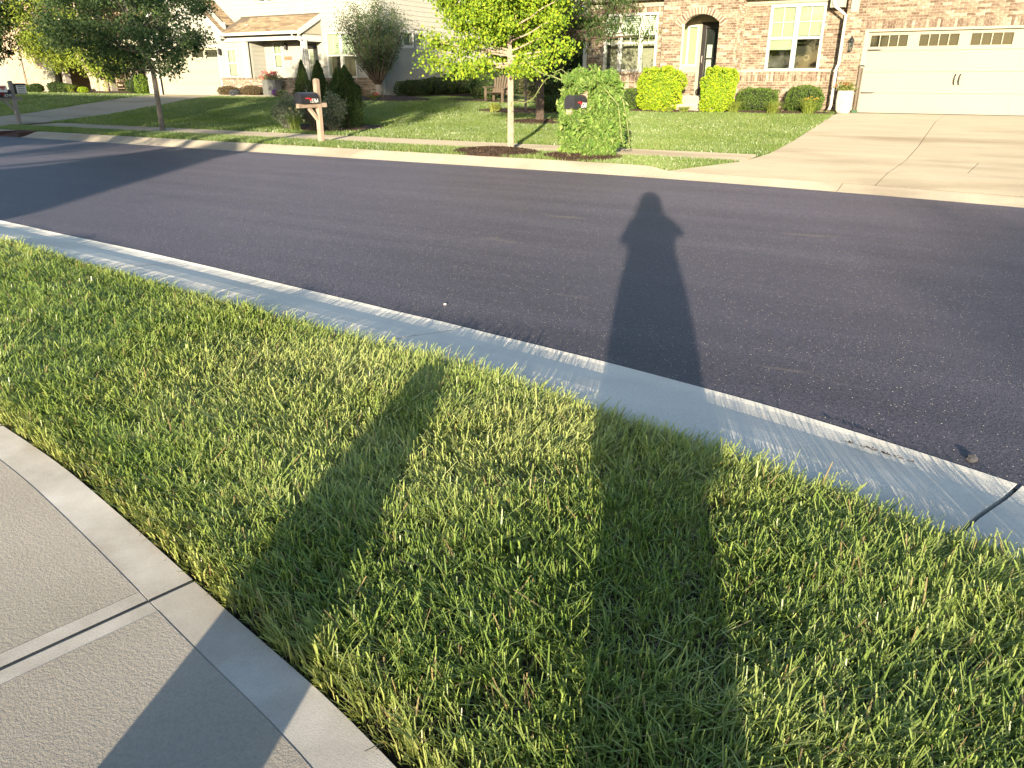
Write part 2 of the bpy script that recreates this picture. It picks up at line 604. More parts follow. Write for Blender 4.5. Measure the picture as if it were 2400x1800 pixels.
# ------------------------------------------------------------------ kerbs, poured in lengths with open joints
def kerb_segment(xa, xb, near, parent):
    n = max(8, int(abs(xb - xa) / .12))
    X = np.linspace(xa, xb, n)
    V, F = [], []
    if near:
        prof = [(-.06, -.02), (0, .008), (.06, .010), (.20, .024), (.38, .056), (.54, .082), (.64, .090), (.78, .093), (.79, .0)]
    else:
        prof = [(-.04, -.02), (0, .008), (.10, .02), (.25, .060), (.42, .115), (.52, .128), (.60, .130), (.605, 0.0)]
    wob = .012 * (vnoise(X, X * 0, 2.3, 8) - .5)
    for i, x in enumerate(X):
        if near:
            y0, (nx, ny) = y_near(x), n_near(x)
        else:
            y0, nx, ny = y_far(x), 0, 1
        s = float(h_kerb(x) / .13) if not near else 1.0
        for j, (d, z) in enumerate(prof):
            dd = d + (wob[i] if j in (1, 2) else 0)
            zz = z * s if z > .01 else z
            if not near and z > .01: zz = max(zz, .008 + .001 * j)
            V.append((x + nx * dd, y0 + ny * dd, zz))
    p = len(prof)
    for i in range(n - 1):
        for j in range(p - 1):
            q = (i * p + j, (i + 1) * p + j, (i + 1) * p + j + 1, i * p + j + 1)
            F.append(q if near else q)
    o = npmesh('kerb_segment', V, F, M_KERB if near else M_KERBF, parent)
    cap = MB()
    for i in (0, n - 1):
        ring = [V[i * p + j] for j in range(p)]
        ring += [(ring[-1][0], ring[-1][1], -.05), (ring[0][0], ring[0][1], -.05)]
        cap.face_set(ring, [tuple(range(len(ring)))])
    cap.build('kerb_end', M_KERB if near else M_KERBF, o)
    return o


kn = thing('kerb', (0, 0, 0), None, None); kn['kind'] = 'structure'
jn = [-21.5, -18.4, -15.25, -12.1, -9.0, -5.87, -2.68, .465, 3.5, 5.6]
for a, b in zip(jn[:-1], jn[1:]):
    kerb_segment(a + (.010 if abs(a - .465) < .01 else .008), b - (.010 if abs(b - .465) < .01 else .008), True, kn)
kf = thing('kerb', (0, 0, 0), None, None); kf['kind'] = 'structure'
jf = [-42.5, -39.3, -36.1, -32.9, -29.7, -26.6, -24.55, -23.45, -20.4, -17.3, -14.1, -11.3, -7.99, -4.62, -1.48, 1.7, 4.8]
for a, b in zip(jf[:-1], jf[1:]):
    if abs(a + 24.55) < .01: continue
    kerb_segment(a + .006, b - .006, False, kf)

# curb inlet (storm drain) in the far kerb
sdn = thing('storm_drain', (-24, 12.8, 0), 'rust brown iron kerb inlet grate set in the shaded far kerb', 'storm drain')
mb = MB()
mb.box(-24.54, -23.46, 12.56, 13.2, -.02, .012)
mb.build('pit_base', M_BLACKMETAL, sdn)
mb = MB()
for x in (-24.54, -23.52): mb.box(x, x + .06, 12.57, 13.22, .012, .135)
mb.box(-24.48, -23.52, 13.14, 13.22, .012, .14)
mb.box(-24.48, -23.52, 12.57, 12.62, .012, .03)
mb.build('frame', M_RUST, sdn)
for k in range(8):
    x = -24.44 + k * .122
    MB().prism([(12.62, .016), (12.62, .032), (13.14, .125), (13.14, .10)], 'x', x, x + .05).build('grate_bar', M_RUST, sdn)

# ------------------------------------------------------------------ near pavement: slabs with trowelled edges
ZW = .14
walk = thing('pavement', (0, 0, 0), None, None); walk['kind'] = 'structure'
WJ = [-6.75, -5.1, -3.43, -1.775, -.12, 1.5, 3.1]


def inward(x):
    s = (y_walk(x + .05) - y_walk(x - .05)) / .1
    l = math.sqrt(1 + s * s)
    return s / l, -1 / l
def joint_dir(x):
    nx, ny = inward(x)
    return Vector((nx - .02, ny, 0)).normalized()
def wp(x, d):
    """point d metres inside the pavement edge, measured along the joint direction at x"""
    j = joint_dir(x)
    return (x + j.x * d, float(y_walk(x)) + j.y * d)
WWID = 1.55
for a, b in zip(WJ[:-1], WJ[1:]):
    g_ = .007
    e_ = .055                       # trowelled band along the joints
    eb = .135                       # trowelled band along the lawn
    nseg = 14
    slab = None
    X = np.linspace(a + g_, b - g_, nseg)
    V = [(*wp(x, 0), ZW - .012) for x in X] + [(*wp(x, WWID), ZW - .012) for x in X] + [(*wp(x, 0), 0) for x in X] + [(*wp(x, WWID), 0) for x in X]
    F = []
    for i in range(nseg - 1):
        F.append((i, i + 1, nseg + i + 1, nseg + i))
        F.append((i, 2 * nseg + i, 2 * nseg + i + 1, i + 1))
        F.append((nseg + i + 1, 3 * nseg + i + 1, 3 * nseg + i, nseg + i))
    F.append((0, nseg, 3 * nseg, 2 * nseg)); F.append((nseg - 1, 3 * nseg - 1, 4 * nseg - 1, 2 * nseg - 1))
    slab = npmesh('pavement_slab', V, F, M_TROWEL, walk)
    def patch(nm, xa, xb, da, db, z, m, n=14, rnd=0):
        X = np.linspace(xa, xb, n)
        V, F = [], []
        rows = [(da, -.003), (da + .002, 0), (db - .002, 0), (db, -.003)]
        for x in X:
            for d, dz in rows:
                V.append((*wp(x, d), z + dz))
        k = len(rows)
        for i in range(n - 1):
            for j in range(k - 1):
                F.append((i * k + j, (i + 1) * k + j, (i + 1) * k + j + 1, i * k + j + 1))
        V0 = len(V)
        return npmesh(nm, V, F, m, slab)
    def band(nm, xa, xb, z):
        """joint-side trowelled band with a rounded tooled edge"""
        return patch(nm, xa, xb, eb + .0004, WWID, z, M_TROWEL, 3)
    patch('lawn_edge_band', a + g_, b - g_, 0, eb, ZW, M_TROWEL)
    band('joint_band', a + g_, a + g_ + e_, ZW)
    band('joint_band', b - g_ - e_, b - g_, ZW)
    patch('sanded_field', a + g_ + e_ + .0004, b - g_ - e_ - .0004, eb + .0006, WWID, ZW + .0008, M_WALK)

# soil bed below the near lawn and the lawn behind the pavement
xv = np.linspace(-24, 6, 160)
nb = []
V, F = [], []
for i, x in enumerate(xv):
    nx, ny = n_near(x)
    kx, ky = x + nx * .785, y_near(x) + ny * .785
    ye = y_walk(x)
    for t in (0, .25, .5, .75, 1.0):
        V.append((kx * (1 - t) + x * t, ky * (1 - t) + (ye + .018) * t, (.068 + .05 * min(1, t * 1.3) if t < 1 else .06)))
for i in range(len(xv) - 1):
    for j in range(4):
        F.append((i * 5 + j, i * 5 + j + 1, (i + 1) * 5 + j + 1, (i + 1) * 5 + j))
npmesh('verge', V, F, M_SOIL, kind='structure')
V, F = [], []
xb_ = np.linspace(-6.7, 3.0, 60)
for x in xb_:
    V.append((*wp(x, WWID + .015), .115)); V.append((x - .5, -40, .2))
for i in range(len(xb_) - 1): F.append((2 * i, 2 * i + 1, 2 * i + 3, 2 * i + 2))
npmesh('lawn', V, F, M_LAWNBED, kind='structure')

# ------------------------------------------------------------------ far side ground: verge, pavement, driveways, lawns
def grid_sheet(name, x0, x1, y0f, y1f, nx, ny, dz, m, mask=None, parent=None, kind=None):
    X = np.linspace(x0, x1, nx)
    V = np.zeros((nx, ny, 3))
    for i, x in enumerate(X):
        Y = np.linspace(float(y0f(x)), float(y1f(x)), ny)
        V[i, :, 0] = x; V[i, :, 1] = Y; V[i, :, 2] = zter(x, Y) + dz
    idx = np.arange(nx * ny).reshape(nx, ny)
    F = np.stack([idx[:-1, :-1], idx[1:, :-1], idx[1:, 1:], idx[:-1, 1:]], -1).reshape(-1, 4)
    return npmesh(name, V.reshape(-1, 3), F, m, parent, kind)


grid_sheet('lawn', -75, 30, lambda x: y_far(x) + .6, lambda x: 60, 180, 110, -.035, M_LAWNBED, kind='structure')

W0, W1 = 14.25, 15.5       # far pavement
fp = thing('pavement', (0, 0, 0), None, None); fp['kind'] = 'structure'
def slab_sheet(name, poly, parent, m, nx=6, ny=8, top=.012, thick=.10):
    """poly: 4 corners (x,y) ccw, draped on the terrain with a small bevel"""
    p = [np.array(q) for q in poly]
    V = []
    for i in range(nx + 1):
        u = i / nx
        for j in range(ny + 1):
            v = j / ny
            q = (p[0] * (1 - u) + p[1] * u) * (1 - v) + (p[3] * (1 - u) + p[2] * u) * v
            ed = (i in (0, nx)) or (j in (0, ny))
            V.append((q[0], q[1], float(zter(q[0], q[1])) + top - (.006 if ed else 0)))
    F = []
    k = ny + 1
    for i in range(nx):
        for j in range(ny):
            F.append((i * k + j, (i + 1) * k + j, (i + 1) * k + j + 1, i * k + j + 1))
    ring = [i * k for i in range(nx + 1)] + [nx * k + j for j in range(1, ny + 1)] + [i * k + ny for i in range(nx - 1, -1, -1)] + [j for j in range(ny - 1, 0, -1)]
    b0 = len(V)
    for r in ring: V.append((V[r][0], V[r][1], V[r][2] - thick))
    n = len(ring)
    for i in range(n):
        F.append((ring[i], b0 + i, b0 + (i + 1) % n, ring[(i + 1) % n]))
    return npmesh(name, V, F, m, parent)


xw = -4.45
cuts = []
x = -3.42
while x > -26.6:
    cuts.append(x); x -= 1.52
for a, b in zip(cuts[:-1], cuts[1:]):
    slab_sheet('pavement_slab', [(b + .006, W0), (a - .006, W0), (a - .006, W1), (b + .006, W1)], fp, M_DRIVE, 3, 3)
x = -32.4
for k in range(8):
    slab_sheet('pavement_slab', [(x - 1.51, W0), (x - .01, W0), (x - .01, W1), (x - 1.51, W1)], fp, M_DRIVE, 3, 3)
    x -= 1.52

drv = thing('driveway', (0, 0, 0), None, None); drv['kind'] = 'structure'
JY = [12.9, 14.2, 15.72, 18.1, 20.5, 22.8, 24.93]
def dl(y): return float(np.interp(y, [13.1, 14.2, 15.0, 24.9], [-4.35, -3.38, -3.22, -3.28]))
def dr(y): return float(np.interp(y, [13.1, 14.2, 15.0, 24.9], [2.75, 2.3, 2.15, 2.2]))
def dm(y): return float(np.interp(y, [13.1, 13.9, 16, 23.5, 24.9], [-1.02, -.93, -.80, -.68, -.50]))
for a, b in zip(JY[:-1], JY[1:]):
    ka = [float(y_far(q)) + .612 for q in (dl(a), dm(a), dr(a))] if a < 13 else [a + .006] * 3
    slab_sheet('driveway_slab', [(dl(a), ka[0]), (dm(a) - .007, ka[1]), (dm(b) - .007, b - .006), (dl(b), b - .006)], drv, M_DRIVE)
    if abs(a - 14.2) < .01:
        slab_sheet('driveway_slab', [(dm(a) + .007, a + .006), (.155, a + .006), (.30, b - .006), (dm(b) + .007, b - .006)], drv, M_DRIVE)
        slab_sheet('driveway_slab', [(.167, a + .006), (dr(a), a + .006), (dr(b), b - .006), (.312, b - .006)], drv, M_DRIVE)
    else:
        slab_sheet('driveway_slab', [(dm(a) + .007, ka[1]), (dr(a), ka[2]), (dr(b), b - .006), (dm(b) + .007, b - .006)], drv, M_DRIVE)
drw = thing('driveway', (0, 0, 0), None, None); drw['kind'] = 'structure'
JW = [13.22, 14.2, 15.6, 18.4, 21.3, 24.2, 26.95]
def wl(y): return float(np.interp(y, [13.2, 14.2, 15.6, 27], [-32.3, -31.7, -31.6, -36.4]))
def wr(y): return float(np.interp(y, [13.2, 14.2, 15.6, 27], [-26.3, -26.9, -27.0, -31.5]))
for a, b in zip(JW[:-1], JW[1:]):
    ma, mb_ = (wl(a) + wr(a)) / 2, (wl(b) + wr(b)) / 2
    slab_sheet('driveway_slab', [(wl(a), a + .006), (ma - .006, a + .006), (mb_ - .006, b - .006), (wl(b), b - .006)], drw, M_DRIVE)
    slab_sheet('driveway_slab', [(ma + .006, a + .006), (wr(a), a + .006), (wr(b), b - .006), (mb_ + .006, b - .006)], drw, M_DRIVE)


# mulch beds
def mulch(cx, cy, rx, ry, hgt, seed=1, label=None):
    n, rings = 40, 6
    V = []
    for r in range(rings + 1):
        t = r / rings
        for k in range(n):
            a = 2 * math.pi * k / n
            wv = 1 + .14 * (float(vnoise(math.cos(a) * 2 + 5, math.sin(a) * 2 + 5, 1.3, seed)) - .5) * 2
            x, y = cx + rx * t * wv * math.cos(a), cy + ry * t * wv * math.sin(a)
            V.append((x, y, float(zter(x, y)) + hgt * (1 - t * t) + (.0 if t == 1 else .012 + .02 * random.random())))
    F = []
    for r in range(rings):
        for k in range(n):
            F.append((r * n + k, (r + 1) * n + k, (r + 1) * n + (k + 1) % n, r * n + (k + 1) % n))
    return npmesh('mulch_bed', V, F, M_MULCH, kind='structure')


MULCH = [(-8.25, 13.75, .98, .60, .07), (-6.32, 13.75, .80, .55, .05), (-10.65, 20.1, 1.0, .55, .05), (-20.6, 25.7, 2.1, 1.2, .14), (-8.4, 24.0, 1.6, .52, .03), (-4.9, 24.35, 1.75, .62, .03), (-15.8, 17.2, 1.7, 1.2, .04), (-12.6, 23.0, 2.0, .8, .04), (-21.2, 30.5, 1.2, 4.5, .03), (-43, 27.9, 4.2, 1.2, .08), (-16.2, 27.3, 2.6, 1.0, .03)]
for i, (a, b, c_, d, e) in enumerate(MULCH): mulch(a, b, c_, d, e, i + 1)


# ------------------------------------------------------------------ grass
def blades(name, P, hgt, wid, leanx, leany, colb, colt, blunt=.62, kind='stuff', levels=3, yaw=None):
    n = len(P)
    ll = np.sqrt(leanx ** 2 + leany ** 2) + 1e-9
    if yaw is None:
        wx, wy = -leany / ll, leanx / ll
    else:
        wx, wy = np.cos(yaw), np.sin(yaw)
    if levels == 3:
        T = np.array([0, .55, 1.0]); WF = np.array([.8, 1.0, blunt]); LF = np.array([0, .28, 1.0]); ZF = np.array([0, .60, 1.0])
    else:
        T = np.array([0, 1.0]); WF = np.array([1.0, blunt]); LF = np.array([0, 1.0]); ZF = np.array([0, 1.0])
    L = len(T)
    V = np.zeros((n, L, 2, 3))
    col = np.zeros((n, L, 2, 3))
    for k in range(L):
        for s, sg in ((0, -.5), (1, .5)):
            V[:, k, s, 0] = P[:, 0] + leanx * LF[k] + wx * wid * WF[k] * sg
            V[:, k, s, 1] = P[:, 1] + leany * LF[k] + wy * wid * WF[k] * sg
            V[:, k, s, 2] = P[:, 2] + hgt * ZF[k]
            col[:, k, s, :] = colb * (1 - T[k]) + colt * T[k]
    base = (np.arange(n) * L * 2)[:, None]
    F = np.concatenate([base + np.array([2 * k, 2 * k + 1, 2 * k + 3, 2 * k + 2]) for k in range(L - 1)], 0)
    return npmesh(name, V.reshape(-1, 3), F, M_GRASS, None, kind, col.reshape(-1, 3))


def grass_cols(x, y, rg, dry=.05, warm=0.0, patch=1.0):
    n = len(x)
    a = vnoise(x, y, 1.7, 11)[:, None]
    b = vnoise(x, y, .6, 12)[:, None]
    r = rg.random((n, 1))
    lush = np.array([.125, .215, .040]); mid = np.array([.24, .32, .072]); pale = np.array([.47, .50, .19])
    t = np.clip(.55 + patch * (.45 * (a - .5) + .35 * (b - .5)) + .5 * (r - .5) + warm, 0, 1)
    tip = np.where(t < .5, lush * (1 - 2 * t) + mid * 2 * t, mid * (2 - 2 * t) + pale * (2 * t - 1))
    isdry = rg.random((n, 1)) < dry
    tip = np.where(isdry, np.array([.30, .23, .105]) * (.7 + .6 * rg.random((n, 1))), tip)
    bas = tip * .9
    return bas, tip


# near verge, the big lawn strip in the foreground
def near_grass():
    rg = np.random.default_rng(3)
    out = []
    NT = 70000
    x = rg.uniform(-10.5, 2.2, NT)
    t = rg.random(NT)
    nx, ny = n_near(x)
    kx, ky = x + nx * .80, y_near(x) + ny * .80
    ye = y_walk(x) + .018
    tx = kx * (1 - t) + x * t
    ty = ky * (1 - t) + ye * t
    dist = np.sqrt(tx ** 2 + ty ** 2)
    keep_p = np.clip(1.1 - (dist - 1.7) * .13, .22, 1)
    cl = vnoise(tx, ty, 5, 21) * .6 + vnoise(tx, ty, 14, 22) * .4
    keep_p = keep_p * np.clip(.25 + 1.35 * cl, .08, 1)
    edge = (ty - y_walk(tx) < .12) | (t < .06)
    keep_p = np.where(edge, np.maximum(keep_p, .75), keep_p)
    k = rg.random(NT) < keep_p
    tx, ty, t, cl = tx[k], ty[k], t[k], cl[k]
    nb_ = rg.integers(5, 12, len(tx))
    idx = np.repeat(np.arange(len(tx)), nb_)
    n = len(idx)
    rad = .023 * np.abs(rg.normal(0, 1, n)); ra_ = rg.random(n) * 6.283
    X = tx[idx] + rad * np.cos(ra_)
    Y = np.maximum(ty[idx] + rad * np.sin(ra_), y_walk(X) + .013)
    th = (.55 + .95 * rg.random(len(tx)) ** 1.2)[idx]
    tang = (2 * math.pi * rg.random(len(tx)))[idx]
    trnd = rg.random(len(tx))[idx]
    t = t[idx]; cl = cl[idx]
    dist = np.sqrt(X ** 2 + Y ** 2)
    wscale = np.clip(.82 + (dist - 1.6) * .10, .82, 1.9)
    hgt = (.026 + .034 * rg.random(n)) * th * (.75 + .55 * vnoise(X, Y, 2.2, 31)) + .008
    wd = (.0028 + .0040 * rg.random(n) ** 1.4) * wscale
    fld = 2 * math.pi * (vnoise(X, Y, .8, 41) * 1.1 + .3 * vnoise(X, Y, 3.2, 42))
    mx_ = .55 * np.cos(ra_) * np.minimum(rad / .02, 1.5) + .45 * np.cos(fld) + .35 * np.cos(tang) + .45 * rg.normal(0, 1, n)
    my_ = .55 * np.sin(ra_) * np.minimum(rad / .02, 1.5) + .45 * np.sin(fld) + .35 * np.sin(tang) + .45 * rg.normal(0, 1, n)
    ang = np.arctan2(my_, mx_)
    ln = hgt * np.abs(rg.normal(.50, .36, n))
    long_ = rg.random(n) < .035
    hgt = np.where(long_, hgt * 1.35, hgt)
    # edges lean outwards over kerb and pavement
    dy_e = Y - y_walk(X)
    ed = np.clip(1 - (dy_e - .02) / .13, 0, 1)
    kd = np.clip(1 - t / .07, 0, 1)
    lx, ly = np.cos(ang) * ln, np.sin(ang) * ln
    inx = .22
    lx = lx * (1 - .6 * ed) + (-.008) * ed * rg.random(n); ly = ly * (1 - .7 * ed) - .016 * ed * rg.random(n)
    lx += .012 * kd * rg.random(n); ly += .05 * kd * rg.random(n)
    hgt = hgt * (1 + .25 * kd * (rg.random(n) < .25))
    hgt = hgt * (1 - .42 * ed * rg.random(n))
    bas, tip = grass_cols(X, Y, rg, .045, .04)
    bas, tip = bas * 1.06, tip * 1.06
    straw = np.array([.44, .42, .17])
    e1 = (ed * (.1 + .55 * rg.random(n)))[:, None]
    e2 = (kd * .45 * rg.random(n))[:, None]
    tip = tip * (1 - e1) + straw * e1
    tip = tip * (1 - e2) + straw * e2
    bas = bas * (1 - e1) + straw * np.array([1.05, .95, .9]) * e1
    P = np.stack([X, Y, .066 + .05 * np.minimum(1, t * 1.3)], 1)
    blades('lawn_grass', P, hgt, wd, lx, ly, bas, tip, blunt=.66)['label'] = 'mown green grass of the strip between pavement and near kerb'
    # dead thatch lying between the tufts
    m = 26000
    x = rg.uniform(-8, 2.0, m); t = rg.random(m)
    nx, ny = n_near(x)
    kx, ky = x + nx * .80, y_near(x) + ny * .80
    X = kx * (1 - t) + x * t; Y = ky * (1 - t) + (y_walk(x) + .03) * t
    ang = rg.random(m) * 6.283
    ln = .03 + .05 * rg.random(m)
    c0 = np.array([.24, .19, .10]) * (.5 + .8 * rg.random((m, 1)))
    P = np.stack([X, Y, .072 + .05 * np.minimum(1, t * 1.3) + .02 * rg.random(m)], 1)
    blades('thatch', P, .004 + .02 * rg.random(m), .0022 + .002 * rg.random(m), np.cos(ang) * ln, np.sin(ang) * ln, c0, c0)['label'] = 'dry straw thatch lying between near grass tufts'


near_grass()


def in_poly_drive(X, Y):
    d1 = (X > np.interp(Y, [13.1, 14.2, 15.0, 24.9], [-4.40, -3.42, -3.25, -3.31])) & (X < 2.3) & (Y < 25.2)
    d2 = (X > np.interp(Y, [13.2, 14.2, 15.6, 27], [-32.35, -31.75, -31.65, -36.45])) & (X < np.interp(Y, [13.2, 14.2, 15.6, 27], [-26.25, -26.85, -26.95, -31.45])) & (Y < 27.2)
    return d1 | d2


HOUSE_FOOT = [(-11.7, -8.6, 25.3, 40), (-8.75, -6.3, 23.8, 40), (-6.5, 5, 25.0, 40), (-60, -31.0, 26.9, 40), (-31.1, -22.6, 26.0, 40)]


def far_grass(name, x0, x1, y0, y1, dens, hm, wm, seed, label, edge=None):
    rg = np.random.default_rng(seed)
    N = int((x1 - x0) * (y1 - y0) * dens)
    X = rg.uniform(x0, x1, N); Y = rg.uniform(y0, y1, N)
    ok = (Y > y_far(X) + .615) & ~in_poly_drive(X, Y) & ~((Y > W0 - .02) & (Y < W1 + .02))
    for a, b, c_, d in HOUSE_FOOT: ok &= ~((X > a) & (X < b) & (Y > c_) & (Y < d))
    for a, b, c_, d, e in MULCH: ok &= (((X - a) / c_) ** 2 + ((Y - b) / d) ** 2) > .92
    # only what the lens could see, with a generous margin
    r = X / np.maximum(Y, 1)
    ok &= (r > -2.3) & (r < .5)
    X, Y = X[ok], Y[ok]
    n = len(X)
    h = (hm * (.6 + .8 * rg.random(n))) * (.9 + .2 * vnoise(X, Y, 1.4, 51))
    ang = 2 * math.pi * (vnoise(X, Y, .9, 52)) + rg.normal(0, 1.1, n)
    ln = h * np.abs(rg.normal(.4, .3, n))
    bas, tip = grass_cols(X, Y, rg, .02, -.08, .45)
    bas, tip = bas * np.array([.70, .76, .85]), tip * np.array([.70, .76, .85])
    P = np.stack([X, Y, zter(X, Y) - .035], 1)
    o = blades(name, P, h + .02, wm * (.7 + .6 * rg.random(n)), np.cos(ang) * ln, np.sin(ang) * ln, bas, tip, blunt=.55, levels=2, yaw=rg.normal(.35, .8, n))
    o['label'] = label


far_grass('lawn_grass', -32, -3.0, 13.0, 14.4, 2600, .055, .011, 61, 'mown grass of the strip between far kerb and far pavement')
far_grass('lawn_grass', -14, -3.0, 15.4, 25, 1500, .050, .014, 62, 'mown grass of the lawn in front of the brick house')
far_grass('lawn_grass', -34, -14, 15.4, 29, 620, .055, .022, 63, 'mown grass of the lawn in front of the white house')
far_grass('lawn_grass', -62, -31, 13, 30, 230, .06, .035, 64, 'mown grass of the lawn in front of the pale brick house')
# ------------------------------------------------------------------ building helpers
def wall_holes(mb, x0, x1, z0, z1, holes, y0, y1):
    xsb = sorted({x0, x1, *[v for h in holes for v in h[:2] if x0 < v < x1]})
    zsb = sorted({z0, z1, *[v for h in holes for v in h[2:] if z0 < v < z1]})
    for a, b in zip(xsb[:-1], xsb[1:]):
        run = None
        for c_, d in zip(zsb[:-1], zsb[1:]):
            mx, mz = (a + b) / 2, (c_ + d) / 2
            solid = not any(h[0] < mx < h[1] and h[2] < mz < h[3] for h in holes)
            if solid: run = (run[0], d) if run else (c_, d)
            if (not solid or d == zsb[-1]) and run:
                mb.box(a, b, y0, y1, run[0], run[1]); run = None
    return mb


BL, BH, BJ, BD = .194, .057, .0105, .05       # brick length, height, joint, depth


class Brickwork:
    def __init__(s): s.items = []               # (cx, cy, cz, len, hgt, axis, colour, full)

    def course_fill(s, x0, x1, z0, z1, excl, y, axis='x', seed=0, flip=1):
        rn = random.Random(seed)
        z, row = z0, 0
        while z + BH <= z1 + .02:
            zc = z + BH / 2
            ivs = [(x0, x1)]
            for (a, b) in excl(zc):
                nv = []
                for (p, q) in ivs:
                    if b <= p or a >= q: nv.append((p, q)); continue
                    if a > p: nv.append((p, a))
                    if b < q: nv.append((b, q))
                ivs = nv
            off = (row % 2) * (BL + BJ) / 2
            for p, q in ivs:
                k = math.floor((p - x0 - off) / (BL + BJ))
                while True:
                    a = x0 + off + k * (BL + BJ); b = a + BL
                    if a >= q: break
                    a2, b2 = max(a, p), min(b, q)
                    if b2 - a2 > .03:
                        s.items.append(((a2 + b2) / 2, y, zc, b2 - a2, BH, axis, rn.choices(range(6), (30, 20, 17, 12, 22, 14))[0], abs(b2 - a2 - BL) < 1e-4))
                    k += 1
            z += BH + BJ; row += 1
        return s

    def soldiers(s, x0, x1, z0, hgt, y, axis='x', seed=1, excl=()):
        rn = random.Random(seed)
        w_ = .057
        x = x0
        while x + w_ <= x1 + 1e-6:
            if not any(a < x + w_ / 2 < b for a, b in excl):
                s.items.append((x + w_ / 2, y, z0 + hgt / 2, w_, hgt, axis, rn.choices(range(6), (30, 22, 12, 16, 18, 18))[0], False))
            x += w_ + BJ
        return s

    def emit(s, house, wall, nind=300):
        """the largest bricks as objects under the wall, the rest as one part"""
        rn = random.Random(5)
        full = [i for i, b in enumerate(s.items) if b[7] and b[5] == 'x']
        full.sort(key=lambda i: s.items[i][0] ** 2 + s.items[i][1] ** 2 + .5 * abs(s.items[i][2] - 2.6))
        ind = set(full[:nind])
        meshes = []
        for c_ in range(6):
            mb = MB(); mb.box(-BL / 2, BL / 2, 0, BD, -BH / 2, BH / 2)
            me = bpy.data.meshes.new('brick'); me.from_pydata(mb.v, [], mb.f); me.materials.append(M_BRICK[c_]); meshes.append(me)
        rest = MB()
        for i, (cx, cy, cz, ln, hg, ax, c_, fl) in enumerate(s.items):
            pr = -.004 + rn.uniform(-.0025, .0025)
            if i in ind:
                o = bpy.data.objects.new('brick', meshes[c_]); C.objects.link(o)
                o.parent = wall
                o.location = Vector((cx, cy + pr, cz)) - ORG[wall]
                ORG[o] = ORG[wall]
            elif ax == 'x':
                rest.box(cx - ln / 2, cx + ln / 2, cy + pr, cy + pr + BD, cz - hg / 2, cz + hg / 2, c_)
            elif ax == 'y+':       # face looks to +x: cx is along y, cy is the x plane
                rest.box(cy - pr - BD, cy - pr, cx - ln / 2, cx + ln / 2, cz - hg / 2, cz + hg / 2, c_)
        o = rest.build('brickwork', M_BRICK, house, kind='stuff')
        return o


def window(par, x0, x1, z0, z1, y, cols, rail=None, fw=.07, mull=.10, style='plain', upper_m=(2, 2), blinds=None, depth=.10, room=True, sub='window'):
    """cols: relative widths; rail: z of the meeting rail; returns the window part"""
    wnd = bpy.data.objects.new(sub, None); C.objects.link(wnd); wnd.parent = par; ORG[wnd] = ORG[par]
    mb = MB()
    mb.box(x0, x0 + fw, y - .03, y + depth, z0, z1); mb.box(x1 - fw, x1, y - .03, y + depth, z0, z1)
    mb.box(x0 + fw, x1 - fw, y - .03, y + depth, z1 - fw, z1); mb.box(x0 + fw, x1 - fw, y - .045, y + depth, z0, z0 + fw)
    tot = sum(cols); iw = (x1 - x0 - 2 * fw - mull * (len(cols) - 1))
    x = x0 + fw; cells = []
    for i, c_ in enumerate(cols):
        wd = iw * c_ / tot
        cells.append((x, x + wd)); x += wd
        if i < len(cols) - 1:
            mb.box(x, x + mull, y - .028, y + depth, z0 + fw, z1 - fw); x += mull
    mb.build('frame', M_WHITE, wnd, bevel=.004)
    zb, zt = z0 + fw, z1 - fw
    for ci, (a, b) in enumerate(cells):
        if rail:
            MB().box(a, b, y - .012, y + .05, rail - .035, rail + .035).build('meeting_rail', M_WHITE, wnd)
            panes = [(zb, rail - .035), (rail + .035, zt)]
        else:
            panes = [(zb, zt)]
        for pi, (c_, d) in enumerate(panes):
            MB().box(a + .002, b - .002, y + .020, y + .026, c_ + .001, d - .001).build('pane', M_GLASS, wnd)
            up = pi == len(panes) - 1
            if up and upper_m:
                nx_, nz_ = upper_m
                mm = MB()
                for k in range(1, nx_): mm.box(a + (b - a) * k / nx_ - .011, a + (b - a) * k / nx_ + .011, y + .008, y + .019, c_, d)
                for k in range(1, nz_): mm.box(a, b, y + .009, y + .0185, c_ + (d - c_) * k / nz_ - .011, c_ + (d - c_) * k / nz_ + .011)
                mm.build('muntin', M_WHITE, wnd)
        if blinds and blinds[ci]:
            kind, zlow = blinds[ci]
            if kind == 'blind':
                mbb = MB(); z = zt
                while z > zlow + .01:
                    z2 = max(z - .05, zlow)
                    mbb.prism([(y + .060, z), (y + .075, z), (y + .070, z2), (y + .050, z2)], 'x', a + .005, b - .005); z = z2
                mbb.build('blind', M_BLIND, wnd)
            else:
                z = zt - .02
                while z > zlow:
                    MB().prism([(y + .045, z - .05), (y + .052, z - .052), (y + .082, z - .008), (y + .075, z - .006)], 'x', a + .03, b - .03).build('shutter_slat', M_SHUTTER, wnd); z -= .062
                MB().box(a + .003, a + .03, y + .04, y + .09, zlow - .02, zt).box(b - .03, b - .003, y + .04, y + .09, zlow - .02, zt).box(a + .03, b - .03, y + .04, y + .09, zlow - .04, zlow).build('shutter_frame', M_SHUTTER, wnd)
    if room:
        r_ = MB()
        r_.box(x0 - .05, x1 + .05, y + .9, y + .95, z0 - .05, z1 + .05)
        r_.box(x0 - .06, x0 - .01, y + depth + .02, y + .9, z0 - .05, z1 + .05); r_.box(x1 + .01, x1 + .06, y + depth + .02, y + .9, z0 - .05, z1 + .05)
        r_.box(x0 - .01, x1 + .01, y + depth + .02, y + .9, z1 + .01, z1 + .05); r_.box(x0 - .01, x1 + .01, y + depth + .02, y + .9, z0 - .05, z0 - .01)
        r_.build('room', M_ROOM, wnd)
    return wnd


